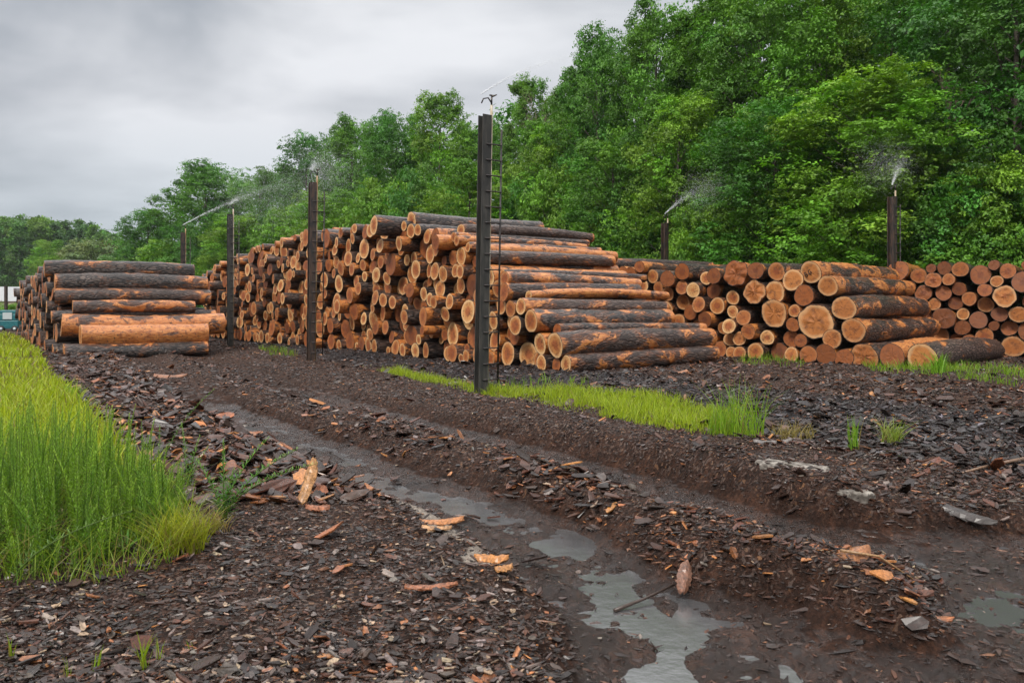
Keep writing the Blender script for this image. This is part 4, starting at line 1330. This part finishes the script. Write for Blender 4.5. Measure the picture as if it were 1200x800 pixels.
# ------------------------------------------------------------------ trees
def leaf_arrays(cen, nrm, size, rs, per, spread, flat=.55):
    """leaf faces in sprays around points cen with outward direction nrm"""
    n = len(cen) * per
    c = np.repeat(cen, per, 0) + rs.normal(0, 1, (n, 3)) * np.array([1, 1, flat]) * np.repeat(spread, per)[:, None]
    nr = np.repeat(nrm, per, 0) * .8 + rs.normal(0, .42, (n, 3)) + np.array([0, 0, .5])
    nr /= np.linalg.norm(nr, axis=1, keepdims=True) + 1e-9
    a = np.cross(nr, rs.normal(0, 1, (n, 3))); a /= np.linalg.norm(a, axis=1, keepdims=True) + 1e-9
    b = np.cross(nr, a)
    L = (size * rs.uniform(.65, 1.35, n))[:, None]
    v0 = c - a * L * .5; v2 = c + a * L * .5 - nr * L * .10
    v1 = c + b * L * .30 + nr * L * .06; v3 = c - b * L * .30 + nr * L * .06
    return np.stack([v0, v1, v2, v3], 1).reshape(-1, 3)


def tree_parts(seed, H, R, h0, nl, per_lobe, per, leaf, col, shape='round', trunk_r=.22):
    rs = np.random.default_rng(seed)
    mb = MB()
    bend = rs.uniform(-.5, .5, 2)
    tz = np.linspace(0, .88, 8)
    tp = np.stack([bend[0] * tz ** 2, bend[1] * tz ** 2, tz * H], -1)
    mb.tube(tp, trunk_r * (1 - .85 * tz) * np.where(tz == 0, 1.35, 1), 8)
    cen, nrm, sp, cc = [], [], [], []
    for k in range(nl):
        f = (k + .5) / nl
        hz = h0 + (1 - h0) * (f ** .9)
        if shape == 'round': prof = math.sin(PI * min(1, .16 + .84 * (hz - h0) / (1 - h0) * .93)) ** .65
        elif shape == 'cone': prof = max(.10, 1 - (hz - h0) / (1 - h0)) ** .8
        else: prof = (1 - ((hz - .25) / .78) ** 2) ** .5 if hz > .25 else 1.0
        az = k * 2.399 + rs.uniform(-.5, .5)
        rad = R * prof * rs.uniform(.45, .80)
        lr = R * rs.uniform(.26, .44) * ((.22 + .78 * prof) * .8 if shape == 'cone' else .65 + .35 * prof)
        c0 = np.array([math.cos(az) * rad, math.sin(az) * rad, min(hz * H, H - lr * .55)])
        c0[:2] += bend * hz ** 2
        b0 = np.array([np.interp(max(.05, hz - .16), tz, tp[:, 0]), np.interp(max(.05, hz - .16), tz, tp[:, 1]), max(.05, hz - .16) * H])
        midp = (b0 + c0) * .5 + np.array([0, 0, -.06 * rad])
        rb = trunk_r * .34 * (1 - .6 * hz)
        mb.tube([b0, midp, c0], [rb, rb * .65, rb * .25], 5, False)
        nsub = 7
        m = int(per_lobe * rs.uniform(.7, 1.3))
        sd = rs.normal(0, 1, (nsub, 3)); sd[:, 2] += .3; sd /= np.linalg.norm(sd, axis=1, keepdims=True)
        sc_ = c0 + sd * lr * rs.uniform(.5, .9, (nsub, 1)) * np.array([1, 1, 1.0])
        sr_ = lr * rs.uniform(.36, .60, nsub)
        si = rs.integers(0, nsub, m)
        dr = rs.normal(0, 1, (m, 3)); dr[:, 2] += .38; dr /= np.linalg.norm(dr, axis=1, keepdims=True)
        pts = sc_[si] + dr * (sr_[si] * np.where(rs.random(m) < .85, rs.uniform(.85, 1.08, m), rs.uniform(.2, .8, m)))[:, None] * np.array([1, 1, .9])
        cen.append(pts); nrm.append(dr); sp.append(np.full(m, leaf * .85))
        lobe_c = np.array(col) * rs.uniform(.78, 1.25) * np.array([rs.uniform(.85, 1.2), 1, rs.uniform(.8, 1.2)])
        cc.append(lobe_c[None] * rs.uniform(.82, 1.22, (nsub, 1))[si] * rs.uniform(.85, 1.18, (m, 1)))
    cen = np.concatenate(cen); nrm = np.concatenate(nrm); sp = np.concatenate(sp); cc = np.concatenate(cc)
    ok = cen[:, 2] > .15; cen, nrm, sp, cc = cen[ok], nrm[ok], sp[ok], cc[ok]
    V = leaf_arrays(cen, nrm, leaf, rs, per, sp)
    C = np.repeat(np.repeat(cc, per, 0) * rs.uniform(.82, 1.18, (len(cc) * per, 1)), 4, 0)
    return mb, V, C


def quadF(n): return np.arange(n * 4).reshape(n, 4)


KINDS = {}


def tree_kind(key, *a, **k):
    mb, V, C = tree_parts(*a, **k)
    KINDS[key] = (mb.mesh('trunk', TRUNK, True), mesh_np('crown', V, [(quadF(len(V) // 4), 0)], [LEAF], {'col': C}, False), a[1], a[2])


GR1, GR2, GR3, GR4, GRD = (.080, .200, .017), (.122, .255, .020), (.062, .178, .018), (.16, .28, .03), (.050, .150, .018)
tree_kind('broad', 1, 16, 4.6, .10, 44, 88, 14, .165, GR1)
tree_kind('dense', 2, 16, 4.6, .08, 48, 88, 14, .165, GR3)
tree_kind('bright', 3, 16, 4.4, .10, 44, 88, 14, .165, GR2)
tree_kind('tall', 4, 18, 3.6, .16, 42, 88, 14, .165, GR1, trunk_r=.20)
tree_kind('open', 5, 18, 4.0, .22, 34, 88, 14, .165, GR2, trunk_r=.2)
tree_kind('dark', 6, 17, 5.0, .08, 48, 88, 14, .165, GRD)
tree_kind('bush', 7, 6, 3.4, .02, 26, 90, 14, .14, GR2, 'dome', .10)
tree_kind('bush_dark', 8, 6, 3.4, .02, 26, 90, 14, .14, GR3, 'dome', .10)
tree_kind('pale', 10, 10, 5.0, .05, 26, 50, 12, .30, (.15, .20, .075), 'dome', .2)


def tree(key, px, top, Y, width, label, name='tree', cat='tree', group='trees along the edge of the yard', rz=None):
    tm, cm_, H0, R0 = KINDS[key]
    X = (px - 600) / FPX * Y
    H = CAMZ + (HOR - top) * Y / FPX
    sx = width / (2 * R0 * .98); sz = H / H0 / .99
    r = empty(name, (X, Y, -.1), label, cat, group, random.uniform(0, 6.28) if rz is None else rz, (sx, sx * random.uniform(.9, 1.1), sz))
    link('trunk', tm, r); link('crown', cm_, r)


T = tree
T('dark', 1192, -70, 31.5, 10, 'dark tall tree cut by the right frame edge')
T('dense', 1112, -45, 37, 10, 'tall dense tree behind the bare twiggy tree')
T('bright', 1020, 96, 32.5, 9.5, 'rounded fresh green tree behind the post with the steep jet')
T('tall', 1040, -50, 42, 8.5, 'tall tree rising behind the rounded fresh green tree')
T('open', 962, -25, 39, 8, 'tall open tree with a pale trunk showing between its leaves')
T('broad', 893, -15, 41, 8.5, 'tall tree with loose light clumps left of the pale trunk')
T('tall', 838, -4, 45, 7.5, 'tall narrow tree whose top just meets the upper frame edge')
T('dense', 905, 130, 36, 8, 'dark lower tree in front of the loose light tree')
T('broad', 768, 14, 46, 7.5, 'tall tree with a clean left side against the sky')
T('bright', 790, 120, 40.5, 6.5, 'light leaved vine covered tree above the post against the trees')
T('dense', 702, 50, 50, 7.2, 'dark topped tree stepping down to the left from the tallest trees')
T('broad', 722, 165, 44, 6.5, 'lower green tree before the dark topped tree')
T('tall', 676, 92, 56, 5.5, 'slim tree left of the dark topped tree')
T('tall', 614, 97, 62, 5.2, 'narrow pointed tree peeping out just right of the nearest post')
T('bright', 640, 150, 55, 7.5, 'light green tree right of the narrow pointed tree')
T('open', 512, 116, 66, 7.5, 'open crowned tree just left of the nearest post')
T('bright', 548, 196, 50, 6.5, 'bright yellowish green tree behind the top logs of the long pile')
T('broad', 560, 150, 70, 8, 'green tree filling the gap beside the narrow pointed tree')
T('dense', 462, 140, 72, 8.5, 'rounded dense tree above the top of the long pile')
T('broad', 412, 146, 78, 9.5, 'rounded tree right of the second post')
T('dark', 358, 168, 84, 9.5, 'dark rounded tree behind the second post')
T('bright', 385, 228, 66, 8, 'misty light tree between second and third posts')
T('broad', 305, 205, 88, 9, 'misty green tree behind the third post')
T('dense', 243, 198, 98, 12.5, 'large rounded tree behind the farthest post')
T('bright', 275, 255, 84, 9, 'lower tree below the large rounded tree')
T('dense', 172, 250, 118, 10, 'leftmost tree of the row with a round dark green crown')
T('bush', 205, 290, 100, 12, 'green thicket between the leftmost tree and the large rounded tree', 'shrub', 'shrub')
SG = 'shrubs at the foot of the trees'
T('bush', 1172, 205, 29.5, 5.5, 'light green bush at the right edge above the far right logs', 'shrub', 'shrub', SG)
T('bush_dark', 1090, 215, 31, 6, 'dark bush right of the post with the steep jet', 'shrub', 'shrub', SG)
T('bush', 1005, 225, 32, 5.5, 'light bush left of the post with the steep jet', 'shrub', 'shrub', SG)
T('bush_dark', 935, 225, 36, 6, 'dark bush above the broken butt log', 'shrub', 'shrub', SG)
T('bush', 868, 215, 37.5, 5.5, 'light leafy bush right of the post against the trees', 'shrub', 'shrub', SG)
T('bush', 812, 255, 37.5, 4.5, 'low ivy covered bush touching the post against the trees', 'shrub', 'shrub', SG)
T('bush_dark', 748, 235, 43, 5.5, 'dark bush left of the post against the trees', 'shrub', 'shrub', SG)
T('bush', 705, 235, 45, 4.5, 'yellow green bush at the right end of the top logs', 'shrub', 'shrub', SG)
T('bush', 655, 205, 50, 6.5, 'light shrub above the right part of the top logs', 'shrub', 'shrub', SG)
T('bush_dark', 600, 225, 54, 6.5, 'dark shrub directly behind the nearest post', 'shrub', 'shrub', SG)
T('bush_dark', 500, 215, 58, 7.5, 'dark shrub above the highest logs of the long pile', 'shrub', 'shrub', SG)
T('bush', 450, 222, 62, 7.5, 'green shrub left of the dark shrub above the long pile', 'shrub', 'shrub', SG)
T('bush', 335, 250, 78, 8.5, 'misty shrub between third and second posts', 'shrub', 'shrub', SG)
T('bush_dark', 245, 275, 92, 9, 'shrub between the farthest and third posts', 'shrub', 'shrub', SG)


def bare_tree(px, top, Y, label, seed, spread=1.6):
    rs_ = random.Random(seed); mb = MB()
    H = CAMZ + (HOR - top) * Y / FPX; X = (px - 600) / FPX * Y

    def br(p, d, L, r, lv):
        q = p + d * L
        mid = (p + q) * .5 + np.array([rs_.uniform(-.08, .08) * L for _ in range(3)])
        mb.tube([p, mid, q], [r, r * .8, r * .55], 5, False)
        if lv == 0: return
        for _ in range(3 if lv < 4 else 5):
            nd = d + np.array([rs_.uniform(-.6, .6), rs_.uniform(-.6, .6), rs_.uniform(-.05, .4)]); nd /= np.linalg.norm(nd)
            br(p + d * L * rs_.uniform(.55, 1), nd, L * rs_.uniform(.5, .75), r * .5, lv - 1)
    br(np.array([0, 0, H * .62]), np.array([0, 0, 1.0]), H * .16, .07, 4)
    mb.tube([(0, 0, 0), (.1, 0, H * .3), (0, 0, H * .64)], [.14, .11, .07], 6, False)
    me = mb.mesh('bare_tree', BARETREE, True)
    link('bare_tree', me, None, (X, Y, -.1), label, 'bare tree', 'leafless trees')


BARETREE = m_plain('dead_wood', (.13, .09, .07), .8, 0, 6.0, (.2, .15, .12))
bare_tree(1112, 78, 31.6, 'bare brown twiggy tree among green leaves', 4)
bare_tree(632, 92, 57, 'leafless twigs beside the narrow pointed tree', 9)


def wood_mass(name, label, spots, leaf, per_lobe, per, cols, nl=18, shape='round'):
    Vs, Cs = [], []
    for i, (X, Y, H, R) in enumerate(spots):
        mb, V, C = tree_parts(300 + i * 7 + len(spots), H, R, .06, nl, per_lobe, per, leaf, cols[i % len(cols)], shape)
        Vs.append(V + np.array([X, Y, -.1])); Cs.append(C)
    V = np.concatenate(Vs)
    link(name, mesh_np(name, V, [(quadF(len(V) // 4), 0)], [LEAF], {'col': np.concatenate(Cs)}, False), kind='stuff', label=label, cat='woodland')


spots = []
for px, Y, top in ((1235, 39, -40), (1160, 46, -30), (1075, 50, -20), (1000, 50, -15), (930, 52, -5), (865, 54, 10), (800, 56, 45), (740, 58, 80), (690, 62, 110), (640, 68, 130), (585, 74, 150), (530, 78, 155), (480, 84, 165), (435, 90, 175), (385, 96, 190), (330, 104, 210), (280, 112, 225), (225, 122, 235), (1300, 34, -40), (1380, 30, -20), (180, 135, 272)):
    spots.append(((px - 600) / FPX * Y, Y, CAMZ + (HOR - top) * Y / FPX, 5.5 * (1 + Y / 200)))
wood_mass('woodland', 'deeper woodland filling in behind the front trees', spots, .42, 30, 9, (GR3, GRD, GR1), 26)
spots = []
rr_ = random.Random(3)
for k in range(62):
    px = -90 + k * 4.6 + rr_.uniform(-4, 4); Y = 255 + rr_.uniform(-25, 30)
    top = np.interp(px, [-90, 0, 40, 85, 110, 130, 160, 200], [256, 258, 260, 263, 268, 280, 290, 300]) + rr_.choice([-4, -2, 0, 2, 4]) + rr_.uniform(-2, 2)
    spots.append(((px - 600) / FPX * Y, Y, CAMZ + (HOR - top) * Y / FPX, rr_.uniform(3.2, 6)))
wood_mass('distant_woodland', 'dark distant wooded rise along the left horizon', spots, .75, 34, 9, ((.075, .18, .032), (.055, .14, .03), (.115, .23, .036)), 16)
T('pale', 105, 287, 150, 15, 'pale flowering tree in front of the distant wood', group='trees before the distant wood')
T('bright', 60, 284, 165, 9, 'fresh green tree left of the pale flowering tree', group='trees before the distant wood')
T('bush', 133, 308, 150, 8, 'small light green bush right of the pale flowering tree', 'shrub', 'shrub', 'trees before the distant wood')
T('bush', 18, 356, 70, 4.0, 'round green bush beside the teal machine', 'shrub', 'shrub', 'bushes near the teal machine')
T('bush', -20, 352, 75, 5.0, 'green bush at the left frame edge near the pale building', 'shrub', 'shrub', 'bushes near the teal machine')

# ------------------------------------------------------------------ far left: low building, teal machine
Yb = 150.0
xb = lambda px: (px - 600) / FPX * Yb
zb = lambda py: CAMZ + (HOR - py) * Yb / FPX
b = empty('shed', (xb(-30), Yb, 0), 'low pale metal building far behind the left pile', 'building')
mb = MB(); mb.box(xb(-120) - xb(-30), xb(70) - xb(-30), 0, 12, 0, zb(353)); link('wall', mb.mesh('wall', TANW), b)
mb = MB(); mb.box(xb(-124) - xb(-30), xb(72) - xb(-30), -.3, 12.4, zb(353) + .01, zb(336))
link('roof', mb.mesh('roof', SHEDW), b)
X_, Y_ = (7 - 600) / FPX * 62, 62.0
mb = MB(); mb.box(-.09, .09, -.09, .09, 0, CAMZ + (HOR - 334) * 62 / FPX); mb.box(-.13, .13, -.13, .13, 0, .3)
link('steel_pillar', mb.mesh('steel_pillar', STEEL), None, (X_, Y_, -.05), 'thin dark pillar standing before the pale building', 'pillar')
Ym = 50.0
r = empty('utility_machine', ((13.5 - 600) / FPX * Ym, Ym, 0), 'teal machine with a pale cab window beside the left pile', 'machine', rz=.2)
mb = MB(); mb.box(-.56, .56, -.5, .5, .2, .72); mb.box(-.56, .45, -.5, .5, .721, 1.12); mb.box(-.5, .4, -.45, .45, 1.121, 1.36)
me = mb.mesh('body', TEAL)
bo = link('body', me, r)
bv = bo.modifiers.new('bevel', 'BEVEL'); bv.width = .04; bv.segments = 2
mb = MB(); mb.box(-.30, .22, -.53, -.503, .80, 1.22); link('window', mb.mesh('window', GLASSP), r)
for sx in (-.38, .38):
    mb = MB(); mb.tube([(sx, -.55, .2), (sx, -.38, .2)], .2, 14)
    w = link('wheel', mb.mesh('tyre', DARKM, True), r)
    mb = MB(); mb.tube([(sx, -.57, .2), (sx, -.551, .2)], .09, 10); link('rim', mb.mesh('rim', GLASSP, True), w)

mb = MB(); mb.box(-720, 720, -160, 920, -1.6, 42)
hm_ = bpy.data.materials.new('haze_air'); hm_.use_nodes = True
hm_.node_tree.nodes.clear()
ho = hm_.node_tree.nodes.new('ShaderNodeOutputMaterial'); hv = hm_.node_tree.nodes.new('ShaderNodeVolumePrincipled')
hv.inputs['Color'].default_value = (.86, .90, .95, 1); hv.inputs['Density'].default_value = .00014; hv.inputs['Anisotropy'].default_value = .2
hm_.node_tree.links.new(hv.outputs[0], ho.inputs['Volume'])
link('haze', mb.mesh('haze', hm_), kind='stuff', label='thin damp air over the whole yard', cat='haze')

# ------------------------------------------------------------------ sky, sun, camera
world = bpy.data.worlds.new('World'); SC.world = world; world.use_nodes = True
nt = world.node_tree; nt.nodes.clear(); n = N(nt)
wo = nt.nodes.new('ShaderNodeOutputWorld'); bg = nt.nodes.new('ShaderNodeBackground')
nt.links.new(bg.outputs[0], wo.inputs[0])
SUN_EL, SUN_AZ = math.radians(48), math.radians(212)       # azimuth clockwise from +Y: behind the camera, to the left
sky = nt.nodes.new('ShaderNodeTexSky'); sky.sky_type = 'NISHITA'; sky.sun_disc = False
sky.sun_elevation = SUN_EL; sky.sun_rotation = SUN_AZ
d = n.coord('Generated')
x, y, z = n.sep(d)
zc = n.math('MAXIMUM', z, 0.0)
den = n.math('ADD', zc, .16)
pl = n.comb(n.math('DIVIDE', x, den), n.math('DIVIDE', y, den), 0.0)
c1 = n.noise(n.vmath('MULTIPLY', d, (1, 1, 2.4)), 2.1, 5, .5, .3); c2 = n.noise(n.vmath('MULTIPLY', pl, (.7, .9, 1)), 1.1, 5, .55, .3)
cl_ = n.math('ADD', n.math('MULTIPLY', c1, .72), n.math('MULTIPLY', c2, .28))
grad = n.ramp(n.math('MULTIPLY', zc, 1.0), [(0.0, (3.3, 3.75, 4.2)), (.10, (4.3, 4.65, 5.0)), (.22, (5.5, 5.6, 5.85)), (.365, (6.0, 6.1, 6.3)), (.47, (14., 14., 14.)), (1.0, (19., 19., 19.))])  # overhead stops, out of view, raised to add light on the yard
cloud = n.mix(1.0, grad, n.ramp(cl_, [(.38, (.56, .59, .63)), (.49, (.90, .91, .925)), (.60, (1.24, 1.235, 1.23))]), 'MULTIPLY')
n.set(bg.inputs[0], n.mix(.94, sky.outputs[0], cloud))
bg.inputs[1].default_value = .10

sun = bpy.data.lights.new('sun', 'SUN'); sun.energy = 2.8; sun.angle = math.radians(14); sun.color = (1.0, .95, .88)
so = bpy.data.objects.new('sun', sun); COL.objects.link(so)
dv = Vector((math.sin(SUN_AZ) * math.cos(SUN_EL), math.cos(SUN_AZ) * math.cos(SUN_EL), math.sin(SUN_EL)))
so.rotation_euler = dv.to_track_quat('Z', 'Y').to_euler(); so.location = (0, 0, 30)

cd = bpy.data.cameras.new('camera'); cam = bpy.data.objects.new('camera', cd); COL.objects.link(cam)
cam.location = (0, 0, CAMZ); cam.rotation_euler = (PI / 2, 0, 0)
cd.sensor_width = 36; cd.lens = 36 * FPX / 1200; cd.shift_y = -(400 - HOR) / 1200
cd.clip_start = .05; cd.clip_end = 6000
cd.dof.use_dof = True; cd.dof.focus_distance = 16; cd.dof.aperture_fstop = 5.6
SC.camera = cam
vs = SC.view_settings
vs.view_transform = 'Standard'; vs.look = 'None'; vs.exposure = 0.30; vs.gamma = 1; vs.use_curve_mapping = False
SC.cycles.use_denoising = True
SC.cycles.max_bounces = 6; SC.cycles.diffuse_bounces = 3; SC.cycles.glossy_bounces = 3; SC.cycles.transmission_bounces = 3
